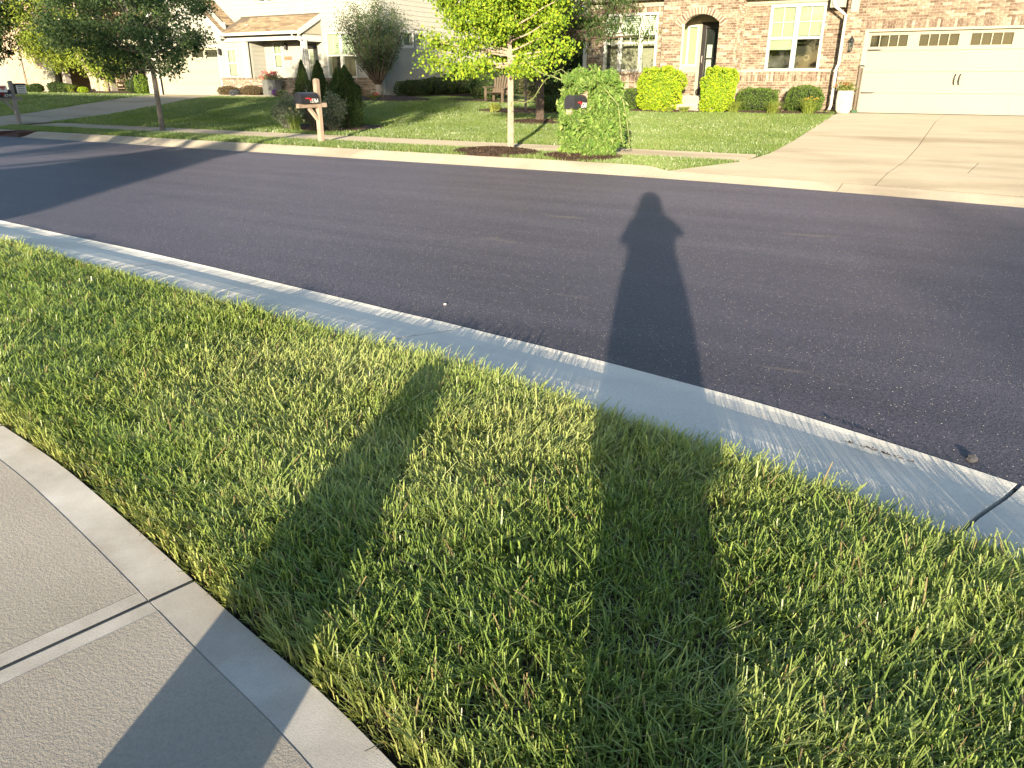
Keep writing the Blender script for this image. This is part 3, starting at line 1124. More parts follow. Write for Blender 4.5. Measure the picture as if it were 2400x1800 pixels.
def siding(parent, x0, x1, z0, z1, holes, y, expo=.19, axis='x', m=None, thick=.022):
    """lap siding boards; axis 'x': face looks to -y at plane y; axis 'y': face looks to +x at plane x=y, x0..x1 along y"""
    z = z0
    while z < z1 - .02:
        zt = min(z + expo + .012, z1)
        ivs = [(x0, x1)]
        for (a, b, c_, d) in holes:
            if c_ < z + expo * .5 < d:
                nv = []
                for (p, q) in ivs:
                    if b <= p or a >= q: nv.append((p, q)); continue
                    if a > p + .01: nv.append((p, a))
                    if b < q - .01: nv.append((b, q))
                ivs = nv
        for p, q in ivs:
            if axis == 'x':
                MB().prism([(y - thick, z), (y, z), (y, zt), (y - .003, zt)], 'x', p, q).build('siding_board', m or M_SIDING, parent)
            else:
                MB().prism([(y + thick, z), (y, z), (y, zt), (y + .003, zt)], 'y', p, q).build('siding_board', m or M_SIDING, parent)
        z += expo


def shingles(house, o, u, v, wid, lng, inside=lambda a, b: True, seed=0, expo=.14, tab=.30, name='shingles'):
    """o origin at the eave, u along the eave, v up the slope"""
    rn = random.Random(seed)
    o, u, v = Vector(o), Vector(u).normalized(), Vector(v).normalized()
    n = u.cross(v)
    if n.z < 0: n = -n
    mb = MB(); r = 0; b = 0.0
    while b < lng:
        a = -(tab * .5) * (r % 2) - rn.random() * .1
        while a < wid:
            tw = tab * rn.uniform(.75, 1.25)
            a0, a1 = max(0, a), min(wid, a + tw - .006)
            b1 = min(b + expo * 1.15, lng)
            if a1 - a0 > .03 and inside((a0 + a1) / 2, b + expo / 2):
                t0 = .018 + rn.random() * .008
                p = [o + u * a0 + v * b, o + u * a1 + v * b, o + u * a1 + v * b1, o + u * a0 + v * b1]
                vs = [p[0] + n * t0, p[1] + n * t0, p[2] + n * .004, p[3] + n * .004, p[0] - n * .01, p[1] - n * .01, p[2] - n * .012, p[3] - n * .012]
                mb.face_set(vs, [(0, 1, 2, 3), (0, 4, 5, 1), (1, 5, 6, 2), (3, 7, 4, 0), (2, 6, 7, 3)], rn.choices((0, 1, 2), (5, 3, 4))[0])
            a += tw
        b += expo; r += 1
    return mb.build(name, M_SHINGLE, house, kind='stuff')


# ------------------------------------------------------------------ the brick house
BHS = thing('brick_house', (-4, 25.5, .6), 'tan tumbled brick house with cream double garage door and arched entry', 'house')
YG, YM, YE = 25.0, 25.4, 24.4
GZ = .64
GD = (-2.84, 2.0, GZ, 2.78)
wm_ = (-5.67, -4.105, 1.77, 3.575)
wl_ = (-11.0, -9.15, 1.77, 3.52)
ARX0, ARX1, ARS, ART = -8.04, -6.90, 3.10, 3.345
arc = (ARX0 + ARX1) / 2
half = (ARX1 - ARX0) / 2
rise = ART - ARS
AR = (half * half + rise * rise) / (2 * rise)
AZ = ART - AR
TOPZ = 5.6
mb = MB()
wall_holes(mb, -3.49, 3.2, .45, TOPZ, [(GD[0] - .09, GD[1] + .09, .3, GD[3] + .05)], YG + .012, YG + .30)
wall_holes(mb, -6.39, -3.49, .45, 3.9, [wm_], YM + .012, YM + .30)
wall_holes(mb, -11.67, -8.65, .45, 3.9, [wl_], YM + .012, YM + .30)
# lower ledge, proud of the wall above
mb.box(-6.39, -3.49, YM - .048, YM + .012, .45, 1.735)
mb.box(-11.67, -8.65, YM - .048, YM + .012, .45, 1.735)
# entry block with the arched opening
wall_holes(mb, -8.65, -6.39, .45, TOPZ, [(ARX0, ARX1, .45, ART + .02)], YE + .012, YE + .28)
ns = 18
for i in range(ns):
    xa, xb2 = ARX0 + (ARX1 - ARX0) * i / ns, ARX0 + (ARX1 - ARX0) * (i + 1) / ns
    za, zb2 = AZ + math.sqrt(AR ** 2 - (xa - arc) ** 2), AZ + math.sqrt(AR ** 2 - (xb2 - arc) ** 2)
    mb.prism([(xa, za), (xb2, zb2), (xb2, ART + .02), (xa, ART + .02)], 'y', YE + .012, YE + .28)
mb.box(-6.65, -6.402, YE + .28, YM + .30, .45, TOPZ)
mb.box(-8.65, -8.42, YE + .28, YM + .30, .45, TOPZ)
bw_wall = mb.build('wall', M_MORTAR, BHS)
# back of the entry porch, ceiling
PB = 25.62
SLX0, SLX1 = -8.42, -7.86
mb = MB()
wall_holes(mb, -8.42, -6.65, .9, 3.75, [(SLX0 + .06, SLX1 - .02, 2.0, 3.08), (-7.76, -6.86, 1.05, 3.20)], PB, PB + .12)
mb.build('porch_back_wall', M_TRIM, BHS)
MB().box(-8.42, -6.65, YE + .28, PB, 3.40, 3.46).build('porch_ceiling', M_TRIM, BHS)

bw = Brickwork()
bw.course_fill(-3.49, 3.2, .60, 4.9, lambda z: [(GD[0] - .10, GD[1] + .10)] if z < 3.035 else [], YG, seed=1)
bw.soldiers(-2.93, 2.1, 2.835, .20, YG, seed=2)
bw.course_fill(-6.38, -3.50, 1.83, 3.60, lambda z: [(wm_[0], wm_[1])], YM, seed=3)
bw.course_fill(-6.38, -3.50, .60, 1.47, lambda z: [], YM - .06, seed=4)
bw.soldiers(-6.38, -3.50, 1.48, .194, YM - .06, seed=5)
bw.soldiers(-6.38, -3.50, 1.685, .06, YM - .065, seed=6)
bw.course_fill(-11.66, -8.66, 1.83, 3.44, lambda z: [(wl_[0], wl_[1])], YM, seed=7)
bw.soldiers(-11.66, -8.66, 3.535, .14, YM, seed=8)
bw.course_fill(-11.66, -8.66, .60, 1.47, lambda z: [], YM - .06, seed=9)
bw.soldiers(-11.66, -8.66, 1.48, .194, YM - .06, seed=10)
bw.soldiers(-11.66, -8.66, 1.685, .06, YM - .065, seed=11)
RO = AR + .195
def ex_arch(z):
    if z < ARS - .06: return [(ARX0, ARX1)]
    q = RO ** 2 - (z - AZ) ** 2
    return [(arc - math.sqrt(q) , arc + math.sqrt(q))] if q > 0 and z < AZ + RO and math.sqrt(q) < half + .25 else ([(ARX0 - .14, ARX1 + .14)] if z < ARS + .08 else [])
bw.course_fill(-8.64, -6.40, .60, 4.9, ex_arch, YE, seed=12)
bw.course_fill(YE + .01, YM - .01, .60, 4.9, lambda z: [], -6.385, axis='y+', seed=13)
bw.course_fill(-8.42, -7.84, 1.05, 1.72, lambda z: [], PB - .012, seed=14)
bw.emit(BHS, bw_wall)
# voussoirs of the arch, each a brick
nv = 19
th = math.asin((half + .10) / AR)
for k in range(nv):
    a = -th + 2 * th * (k + .5) / nv
    mbv = MB(); mbv.box(-.0275, .0275, 0, .06, 0, .19)
    me = bpy.data.meshes.new('arch_brick'); me.from_pydata(mbv.v, [], mbv.f)
    o = link('arch_brick', me, M_BRICK[random.choice([0, 1, 4, 0, 3])], bw_wall)
    o.location = Vector((arc + AR * math.sin(a), YE - .006, AZ + AR * math.cos(a) + .003)) - ORG[BHS]
    o.rotation_euler = (0, a, 0)

# garage door
gd = bpy.data.objects.new('garage_door', None); C.objects.link(gd); gd.parent = BHS; ORG[gd] = ORG[BHS]
DY = YG + .10
zz = [GZ + .01, 1.18, 1.73, 2.275, 2.765]
pw = (GD[1] - GD[0]) / 4
winx = [(-2.77, -1.835), (-1.545, -.60), (-.315, .64), (.93, 1.89)]
for r in range(4):
    mbp = MB()
    if r < 3:
        mbp.box(GD[0], GD[1], DY, DY + .045, zz[r] + .004, zz[r + 1] - .004)
        for k in range(4):       # shallow raised rectangles
            xa = GD[0] + pw * k + .10
            mbp.box(xa, xa + pw - .20, DY - .008, DY, zz[r] + .09, zz[r + 1] - .09)
            for q in range(1, 7):
                xg = xa + (pw - .20) * q / 7
                mbp.box(xg - .003, xg + .003, DY - .0105, DY - .008, zz[r] + .10, zz[r + 1] - .10)
    else:
        wall_holes(mbp, GD[0], GD[1], zz[3] + .004, zz[4], [(a, b, 2.385, 2.675) for a, b in winx], DY, DY + .045)
    mbp.build('door_section', M_GARAGE, gd)
for a, b in winx:
    n4 = 4; wq = (b - a) / n4
    for q in range(n4):
        MB().box(a + wq * q + .004, a + wq * (q + 1) - .004, DY + .018, DY + .024, 2.386, 2.674).build('pane', M_GLASSG, gd)
    mm = MB()
    for q in range(1, n4): mm.box(a + wq * q - .012, a + wq * q + .012, DY + .004, DY + .03, 2.386, 2.674)
    mm.build('muntin', M_GARAGE, gd)
    MB().box(a - .02, b + .02, DY + .09, DY + .10, 2.36, 2.70).build('pane_liner', M_ROOMG, gd)
for hx in (-.515, -.40):
    MB().tube([(hx + .012, DY - .012, 1.40), (hx, DY - .05, 1.44), (hx - .004, DY - .055, 1.53), (hx + .004, DY - .05, 1.62), (hx + .014, DY - .012, 1.665)], [.016, .012, .016, .012, .020], 8).build('pull_handle', M_BLACKMETAL, gd, smooth=True)
for hz in (2.30, 1.18):
    for s_, x0_ in ((1, GD[0] + .03), (-1, GD[1] - .03)):
        MB().prism([(x0_, hz - .022), (x0_ + s_ * .30, hz - .014), (x0_ + s_ * .36, hz), (x0_ + s_ * .41, hz + .002), (x0_ + s_ * .36, hz + .012), (x0_ + s_ * .30, hz + .018), (x0_, hz + .022)], 'y', DY - .016, DY - .008).build('strap_hinge', M_BLACKMETAL, gd)
mb = MB()
mb.box(GD[0] - .095, GD[0], YG - .02, YG + .14, GZ, GD[3] + .05); mb.box(GD[1], GD[1] + .095, YG - .02, YG + .14, GZ, GD[3] + .05)
mb.box(GD[0], GD[1], YG - .02, YG + .14, GD[3] - .015, GD[3] + .05)
mb.build('door_frame', M_TRIM, gd, bevel=.004)
MB().box(GD[0], GD[1], DY - .012, DY + .05, GZ - .006, GZ + .012).build('bottom_seal', M_BLACKMETAL, gd)
# wall lantern, number plaque
ln_ = bpy.data.objects.new('wall_lantern', None); C.objects.link(ln_); ln_.parent = BHS; ORG[ln_] = ORG[BHS]
mb = MB(); mb.box(-3.27, -3.21, YG - .02, YG - .004, 2.38, 2.56); mb.tube([(-3.24, YG - .02, 2.52), (-3.24, YG - .10, 2.60), (-3.24, YG - .14, 2.585)], .010, 6)
mb.build('bracket', M_BLACKMETAL, ln_)
mb = MB()
for sx in (-1, 1):
    for sy in (-1, 1):
        mb.tube([(-3.24 + sx * .034, YG - .14 + sy * .034, 2.30), (-3.24 + sx * .062, YG - .14 + sy * .062, 2.53)], .006, 5)
mb.lathe([(.078, 2.53), (.078, 2.545), (.03, 2.62), (.012, 2.66)], -3.24, YG - .14, 8)
mb.lathe([(.02, 2.27), (.05, 2.29), (.05, 2.305)], -3.24, YG - .14, 8)
mb.build('lantern_frame', M_BLACKMETAL, ln_)
MB().lathe([(.03, 2.306), (.052, 2.528)], -3.24, YG - .14, 4).build('lantern_glass', M_GLASS, ln_)
pq = MB().box(-3.43, -2.985, YG - .022, YG + .01, 2.06, 2.20).build('number_plaque', M_PLAQUE, BHS, bevel=.006)
text_mesh('plaque_numerals', '15761', .115, M_NUMD, pq, (-3.205, YG - .0235, 2.13), (R(90), 0, 0), .0015, 1.12)
# storm screen roll standing by the jamb
mb = MB().tube([(-2.90, YG - .07, GZ + .08), (-2.90, YG - .07, 1.86)], .034, 10).tube([(-2.835, YG - .075, GZ + .08), (-2.835, YG - .075, 1.84)], .018, 8)
scr = thing('rolled_screen', (-2.87, YG - .07, GZ), 'tall grey rolled screen pole standing at the left jamb of garage', 'pole')
mb.build('tube', simple('grey_brown_metal', (.16, .13, .10), .5, .1, 5, 30, 0, 0), scr, smooth=True)
MB().box(-2.96, -2.80, YG - .12, YG - .03, GZ - .02, GZ + .08).build('foot', simple('green_foot', (.05, .12, .06), .7, .2, 8, 40, 0, 0), scr)
MB().tube([(-2.95, YG - .08, 1.865), (-2.90, YG - .08, 1.90), (-2.83, YG - .08, 1.90), (-2.80, YG - .08, 1.87)], .014, 6).build('top_hook', M_BLACKMETAL, scr)

# windows of the brick house
window(BHS, *wm_, YM - .005, [1, 1], rail=2.675, mull=.12, blinds=[('blind', 2.36), ('blind', 2.73)])
window(BHS, *wl_, YM - .005, [.8, 1.1, .8], rail=2.64, mull=.11, upper_m=(2, 1), blinds=[('sh', 2.90), ('sh', 2.90), ('sh', 2.90)])
wr_ = MB(); 
ringp = [(-4.50 + .07 * math.cos(a), YM + .06, 2.13 + .07 * math.sin(a)) for a in [2 * math.pi * k / 16 for k in range(17)]]
wr_.tube(ringp, .022, 6, cap=False).build('wreath', simple('straw_wreath', (.16, .12, .07), .9, .3, 20, 40, .3, .01), BHS)
# entry door, sidelight
dr_ = bpy.data.objects.new('entry_door', None); C.objects.link(dr_); dr_.parent = BHS; ORG[dr_] = ORG[BHS]
mb = MB(); wall_holes(mb, -7.76, -6.86, 1.07, 3.19, [(-7.62, -7.0, 1.22, 3.02)], PB - .03, PB + .02); mb.box(-7.62, -7.0, PB - .032, PB + .018, 2.13, 2.17)
mb.build('storm_door_frame', M_DARKDOOR, dr_, bevel=.004)
MB().box(-7.62, -7.0, PB - .008, PB - .002, 1.22, 3.02).build('pane', M_GLASS, dr_)
MB().box(-7.72, -6.9, PB + .07, PB + .11, 1.08, 3.15).build('door_leaf', M_DARKDOOR, dr_)
MB().box(-7.58, -7.42, PB + .055, PB + .068, 1.30, 2.55).build('reflection_strip', M_SHUTTER, dr_)  # pale strip standing in for an upright reflection in the storm door glass
MB().tube([(-7.69, PB - .035, 2.02), (-7.69, PB - .08, 2.04), (-7.69, PB - .08, 2.20), (-7.69, PB - .035, 2.22)], .012, 6).build('handle', simple('bright_metal', (.5, .48, .42), .3, .05, 8, 40, 0, 0, .5, .6), dr_)
mb = MB(); mb.box(-7.86, -7.765, PB - .035, PB + .02, 1.05, 3.24); mb.box(-7.765, -6.65, PB - .033, PB + .02, 3.205, 3.26); mb.box(-7.765, -6.85, PB - .04, PB + .02, 1.03, 1.068)
mb.build('door_casing', M_TRIM, dr_)
window(BHS, SLX0, SLX1, 1.93, 3.12, PB - .02, [.55, 1], fw=.05, mull=.05, upper_m=(1, 1), blinds=[('blind', 2.0), ('blind', 2.0)], room=True, sub='sidelight')
MB().box(-8.42, -7.865, PB - .06, PB - .0, 1.74, 1.93).build('sidelight_panel', M_TRIM, BHS)
# steps
stp = MB().box(-8.30, -6.72, 24.30, YE + .0, .50, 1.045).box(-8.30, -6.72, 23.98, 24.298, .50, .835)
stp.build('step', concrete('step_concrete', (.42, .37, .29), (.50, .45, .36), (.34, .28, .2), 60, .3, .003), BHS, bevel=.012)
MB().box(-8.42, -6.65, YE + .285, PB, .9, 1.05).box(ARX0, ARX1, YE + .005, YE + .284, .9, 1.05).build('porch_floor', MATS['step_concrete'], BHS)
# eaves: frieze, soffit, gutter, return at the garage corner
mb = MB()
MB().box(-6.38, -3.50, YM - .04, YM + .25, 3.615, 3.95).build('frieze_board', M_TRIM, BHS)
MB().box(-11.70, -8.655, YM - .04, YM + .25, 3.685, 3.98).build('frieze_board', M_TRIM, BHS)
MB().box(-6.38, -3.58, YM - .40, YM - .041, 3.74, 3.78).build('soffit', M_TRIM, BHS)
MB().box(-12.0, -8.70, YM - .40, YM - .041, 3.86, 3.90).build('soffit', M_TRIM, BHS)
MB().box(-3.96, -3.58, YM - .42, YM - .041, 3.42, 3.739).build('eave_return', M_TRIM, BHS)
mb = MB()
mb.prism([(YM - .53, 3.92), (YM - .53, 3.84), (YM - .49, 3.79), (YM - .405, 3.79), (YM - .405, 3.92)], 'x', -6.37, -3.55)
mb.prism([(YM - .53, 4.02), (YM - .53, 3.94), (YM - .49, 3.90), (YM - .405, 3.90), (YM - .405, 4.02)], 'x', -12.0, -8.69)
mb.build('gutter', M_WHITE, BHS)
MB().box(-3.40, -3.19, YG - .05, YG - .006, 3.28, 4.9).build('rake_board', M_TRIM, BHS)
for pts in ([(-3.86, YM - .47, 3.80), (-3.86, YM - .47, 3.52), (-3.82, YM - .44, 3.44), (-3.60, YG - .06, 3.28), (-3.50, YG - .06, 3.20), (-3.50, YG - .06, 1.95), (-3.54, YG - .10, 1.83), (-3.54, YG - .11, 1.70), (-3.54, YG - .11, .82), (-3.54, YG - .28, .74)],
            [(-8.70, YM - .45, 3.95), (-8.70, YM - .30, 3.6), (-8.70, YM - .08, 3.45), (-8.70, YM - .08, 1.9), (-8.70, YM - .13, 1.75), (-8.70, YM - .13, .72)]):
    MB().tube(pts, .038 if pts[0][0] > -5 else .03, 6).build('downspout', M_WHITE, BHS)
MB().box(-11.74, -11.62, YM - .055, YM + .06, .5, 3.9).build('corner_board', M_WHITE, BHS)
# body behind, side wall and roof
mb = MB(); mb.box(-11.66, -8.7, YM + .62, 38, .45, 3.9); mb.box(-11.655, -11.45, YM + .30, YM + .62, .45, 3.9)
mb.box(-8.69, -3.5, 27.2, 38, .45, 4.6); mb.box(-3.48, 3.2, YG + 1.0, 38, .45, TOPZ)
mb.build('house_body', M_MORTAR, BHS)
mb = MB()
mb.prism([(YM - .45, 3.93), (31.5, 7.2), (38.5, 3.93), (38.5, 3.99), (31.5, 7.3), (YM - .5, 3.99)], 'x', -12.1, -3.6)
mb.prism([(-3.9, TOPZ - .3), (-.15, TOPZ + 2.6), (3.6, TOPZ - .3), (3.6, TOPZ - .2), (-.15, TOPZ + 2.7), (-3.9, TOPZ - .2)], 'y', YG - .3, 38)
mb.prism([(-8.95, TOPZ), (-7.52, TOPZ + 1.2), (-6.1, TOPZ), (-6.1, TOPZ + .1), (-7.52, TOPZ + 1.3), (-8.95, TOPZ + .1)], 'y', YE - .25, 31)
mb.build('roof', M_SHINGLE[1], BHS)

# ------------------------------------------------------------------ the white house
WHS = thing('white_house', (-30, 28, .8), 'cream white siding house with brown shingled porch roof and brick knee wall', 'house')
GY, RY = 27.0, 28.1
WX = -22.66
gdw = (-36.2, -31.66, .80, 2.95)
sw = (-30.98, -30.42, 1.69, 2.80)
ra = RY / 25.0
ww = (-25.70, -24.10, 1.64, 3.43)
uwn = (-30.06, -28.45, 4.82, 6.2)
pwn = (-29.05, -28.58, 2.07, 3.09)
mb = MB()
wall_holes(mb, -37.2, -29.86, .55, 3.45, [gdw, sw], GY + .02, GY + .25)
mb.prism([(-37.2, 3.45), (-30.6, 3.45), (-33.9, 6.05)], 'y', GY + .02, GY + .25)
mb.box(-30.6, -29.86, GY + .02, GY + .25, 3.45, 3.5)
mb.box(-29.88, -29.70, GY + .25, RY + .02, .55, 3.9)                 # recess return wall
wall_holes(mb, -29.70, WX, .55, 6.6, [ww, pwn, uwn, (-27.3, -26.4, .9, 3.05)], RY + .02, RY + .25)
mb.box(-29.88, -29.70, RY + .02, RY + .25, .55, 6.6); mb.box(-33.0, -29.88, RY + .02, RY + .25, 3.9, 6.6)
s1, s2 = (29.72, 30.50, 2.92, 3.52), (30.60, 31.35, 2.90, 3.50)
mb2 = MB(); wall_holes(mb2, RY + .25, 38, .55, 6.6, [s1, s2], 0, .23)
for v in mb2.v: pass
mb.face_set([(WX - .02 - v[1], v[0], v[2]) for v in mb2.v], mb2.f)
wh_wall = mb.build('wall', M_SIDING, WHS)
siding(wh_wall, -37.2, -29.9, 1.62, 3.42, [(gdw[0] - .12, gdw[1] + .12, .5, gdw[3] + .12), (sw[0] - .08, sw[1] + .08, sw[2] - .1, sw[3] + .1)], GY + .02)
siding(wh_wall, -36.3, -30.9, 3.42, 5.2, [(-38, -35.6, 4.0, 9), (-32.2, -30, 4.0, 9), (-38, -34.8, 4.6, 9), (-33.0, -30, 4.6, 9)], GY + .02)
siding(wh_wall, -29.70, -27.4, 1.62, 3.30, [(pwn[0] - .07, pwn[1] + .07, pwn[2] - .07, pwn[3] + .07)], RY + .02)
siding(wh_wall, -26.3, -22.78, 1.62, 6.5, [(ww[0] - .10, ww[1] + .10, ww[2] - .12, ww[3] + .12)], RY + .02)
siding(wh_wall, -33.0, -26.3, 4.22, 6.5, [(uwn[0] - .10, uwn[1] + .10, uwn[2] - .1, uwn[3] + .1)], RY + .02)
siding(wh_wall, RY + .02, 38, .98, 6.5, [(s1[0] - .1, s2[1] + .1, s1[2] - .12, s1[3] + .12)], WX - .02, axis='y')
siding(wh_wall, GY + .3, RY, 1.62, 3.45, [], -29.70, axis='y')
# corner boards, casings, beam
mb = MB()
mb.box(WX - .13, WX + .012, RY - .016, RY + .02, .95, 6.6); mb.box(WX - .0, WX + .012, RY + .02, RY + .14, .95, 6.6)
mb.build('corner_board', M_WHITE, WHS)
MB().box(-27.05, -26.93, RY - .012, RY + .02, 3.5, 6.6).build('trim_board', M_WHITE, WHS)
MB().box(-29.94, -29.72, GY - .03, GY + .02, 1.55, 3.32).box(-29.72, -29.685, GY + .02, GY + .12, 1.55, 3.32).build('corner_board', M_WHITE, WHS)
mb = MB(); mb.box(-30.98, -26.1, GY - .10, GY - .035, 3.16, 3.36)
mb.box(-26.12, -25.98, GY - .10, RY - .02, 3.10, 3.34)
mb.build('porch_beam', M_WHITE, WHS)
MB().box(-29.70, -25.98, GY - .034, RY - .02, 3.34, 3.38).build('porch_ceiling', M_CREAM, WHS)
MB().box(-26.16, -25.94, GY - .10, GY + .08, 1.6, 3.16).build('porch_post', M_WHITE, WHS)
MB().box(-26.98, -26.9, RY - .10, RY - .02, .9, 3.12).build('porch_post', M_WHITE, WHS)
# garage door of the white house
gw = bpy.data.objects.new('garage_door', None); C.objects.link(gw); gw.parent = WHS; ORG[gw] = ORG[WHS]
zs_ = [.81, 1.34, 1.87, 2.40, 2.94]
wx4 = [gdw[0] + .12 + k * 1.107 for k in range(4)]
wcs = [(a, a + .84) for a in wx4]
wcs[-1] = (-32.62, -31.80); wcs[-2] = (-33.65, -32.82); wcs[-3] = (-34.75, -33.92); wcs[-4] = (-35.85, -35.02)
for r in range(4):
    mbp = MB()
    if r < 3:
        mbp.box(gdw[0], gdw[1], GY + .12, GY + .16, zs_[r] + .004, zs_[r + 1] - .004)
        for k in range(4): mbp.box(gdw[0] + k * 1.135 + .10, gdw[0] + k * 1.135 + 1.03, GY + .113, GY + .12, zs_[r] + .09, zs_[r + 1] - .09)
    else: wall_holes(mbp, gdw[0], gdw[1], zs_[3] + .004, zs_[4], [(a, b, 2.53, 2.85) for a, b in wcs], GY + .12, GY + .16)
    mbp.build('door_section', M_GARAGE, gw)
for a, b in wcs:
    MB().box(a + .002, b - .002, GY + .13, GY + .136, 2.532, 2.848).build('pane', M_GLASSG, gw)
    MB().box(a - .02, b + .02, GY + .20, GY + .21, 2.5, 2.88).build('pane_liner', M_ROOMG, gw)
mb = MB(); mb.box(gdw[0] - .11, gdw[0], GY - .02, GY + .15, .8, 3.07); mb.box(gdw[1], gdw[1] + .11, GY - .02, GY + .15, .8, 3.07); mb.box(gdw[0], gdw[1], GY - .02, GY + .15, 2.945, 3.07)
mb.build('door_frame', M_WHITE, gw)
MB().box(gdw[0] - .14, gdw[1] + .14, GY - .04, GY - .018, 3.075, 3.10).build('drip_cap', M_SHINGLE[0], gw)
# windows
window(WHS, sw[0] - .06, sw[1] + .06, sw[2] - .06, sw[3] + .06, GY, [1], rail=2.24, fw=.06, upper_m=(2, 1), blinds=[('blind', 1.72)], sub='window')
window(WHS, ww[0] - .06, ww[1] + .06, ww[2] - .05, ww[3] + .05, RY, [1, 1], rail=2.53, mull=.14, upper_m=(2, 1), blinds=[('blind', 2.58), ('blind', 2.58)])
window(WHS, uwn[0], uwn[1], uwn[2], uwn[3], RY, [1, 1], rail=None, mull=.12, upper_m=None, blinds=[('blind', 5.0), ('blind', 5.0)])
window(WHS, pwn[0] - .05, pwn[1] + .05, pwn[2] - .05, pwn[3] + .05, RY, [1], rail=2.62, fw=.05, upper_m=(2, 1), blinds=[('blind', 2.1)])
for (a, b, c_, d) in (s1, s2):                    # awning windows in the side wall
    wn = bpy.data.objects.new('window', None); C.objects.link(wn); wn.parent = WHS; ORG[wn] = ORG[WHS]
    mb = MB(); x_ = WX - .02
    mb.box(x_, x_ + .03, a - .08, a, c_ - .08, d + .08).box(x_, x_ + .03, b, b + .08, c_ - .08, d + .08).box(x_, x_ + .03, a, b, d, d + .08).box(x_, x_ + .03, a, b, c_ - .08, c_)
    mb.box(x_ - .04, x_ + .01, a, a + .05, c_, d).box(x_ - .04, x_ + .01, b - .05, b, c_, d).box(x_ - .04, x_ + .01, a + .05, b - .05, d - .05, d).box(x_ - .04, x_ + .01, a + .05, b - .05, c_, c_ + .05)
    mb.build('frame', M_WHITE, wn)
    MB().box(x_ - .025, x_ - .02, a + .05, b - .05, c_ + .05, d - .05).build('pane', M_GLASS, wn)
    MB().box(x_ - .6, x_ - .58, a - .1, b + .1, c_ - .1, d + .1).build('room', M_ROOM, wn)
# entry door in the right of the recess, dark transom above
de = bpy.data.objects.new('entry_door', None); C.objects.link(de); de.parent = WHS; ORG[de] = ORG[WHS]
MB().box(-27.25, -26.45, RY + .03, RY + .07, .92, 2.82).build('door_leaf', M_CREAM, de)
MB().box(-27.10, -26.60, RY + .015, RY + .029, 1.6, 2.7).build('pane', M_GLASS, de)
MB().box(-26.87, -26.83, RY + .006, RY + .014, 1.6, 2.7).box(-27.10, -26.60, RY + .007, RY + .0135, 2.13, 2.16).build('muntin', M_WHITE, de)
MB().box(-27.25, -26.45, RY + .02, RY + .04, 2.84, 3.04).build('transom', M_DARKDOOR, de)
# brick knee wall and foundation
mb = MB(); mb.box(-31.55, -26.05, GY - .045, GY + .02, .5, 1.52); mb.box(-26.05, -26.0, GY - .045, RY, .5, 1.52)
mb.box(-25.98, WX + .02, RY - .045, RY + .02, .5, 1.52); mb.box(-36.75, -36.35, GY - .045, GY + .02, .5, 1.62)
kw = mb.build('knee_wall', M_MORTAR, WHS)
bw2 = Brickwork()
bw2.course_fill(-31.54, -26.06, .62, 1.50, lambda z: [], GY - .052, seed=21)
bw2.soldiers(-31.56, -26.04, 1.512, .085, GY - .075, seed=22)
bw2.course_fill(-25.97, WX, .62, 1.50, lambda z: [], RY - .052, seed=23)
bw2.soldiers(-25.97, WX, 1.512, .085, RY - .075, seed=24)
bw2.course_fill(-36.74, -36.36, .62, 1.62, lambda z: [], GY - .052, seed=25)
bw2.emit(WHS, kw, 0)
MB().box(WX - .3, WX - .022, RY + .02, 38, .4, .98).build('foundation', simple('foundation_concrete', (.30, .27, .23), .9, .12, 4, 60, .2, .003), WHS)
MB().box(-31.5, -26.1, GY - .9, GY - .05, .6, .86).build('porch_slab', M_DRIVE, WHS)
# porch roof and garage gable roof
EY, EZ, TZ = GY - .42, 3.50, 4.24
sl = (TZ - EZ) / (RY - EY)
MB().prism([(EY, EZ - .03), (RY, TZ - .03), (RY, TZ + .0), (EY, EZ + .0)], 'x', -31.0, -26.0).build('porch_roof_deck', M_RIDGE, WHS)
gs = .80
def in_porch(a, b):
    x_ = -30.95 + a
    t = b / math.hypot(RY - EY, TZ - EZ)
    zr = EZ + (TZ - EZ) * t
    return x_ > -30.75 + (zr - 3.5) / gs * -1 + -.0 - .05 if False else x_ > -30.72 - (zr - EZ) / gs - .02
shingles(WHS, (-31.9, EY, EZ), (1, 0, 0), (0, RY - EY, TZ - EZ), 5.95, math.hypot(RY - EY, TZ - EZ), lambda a, b: (-31.9 + a) > -30.80 + .35 * b, seed=31)
# gable roof over garage, right slope rises to the left
gl = math.hypot(3.1, 3.1 * gs)
shingles(WHS, (-30.80, GY - .35, EZ + .01), (0, 1, 0), (-3.1, 0, 3.1 * gs), RY - GY + .32, gl, seed=32)
MB().prism([(-30.80, EZ - .06), (-33.9, EZ - .06 + 3.1 * gs), (-37.0, EZ - .06), (-37.0, EZ), (-33.9, EZ + 3.1 * gs), (-30.80, EZ)], 'y', GY - .34, RY + 8).build('garage_roof_deck', M_RIDGE, WHS)
MB().prism([(-30.72, EZ - .20), (-33.9, EZ - .20 + 3.18 * gs), (-37.08, EZ - .20), (-37.08, EZ + .0), (-33.9, EZ + 3.18 * gs), (-30.72, EZ + .0)], 'y', GY - .385, GY - .345).build('rake_board', M_WHITE, WHS)
MB().box(-31.2, -30.88, GY - .38, GY + .0, 3.28, 3.42).build('eave_return', M_WHITE, WHS)
mb = MB(); mb.prism([(EY - .12, EZ + .0), (EY - .12, EZ - .07), (EY - .08, EZ - .12), (EY - .005, EZ - .12), (EY - .005, EZ + .0)], 'x', -30.9, -25.95)
mb.build('gutter', M_WHITE, WHS)
MB().prism([(EY, EZ - .20), (RY, TZ - .20), (RY, TZ + .02), (EY, EZ + .02)], 'x', -25.98, -25.93).build('rake_board', M_WHITE, WHS)
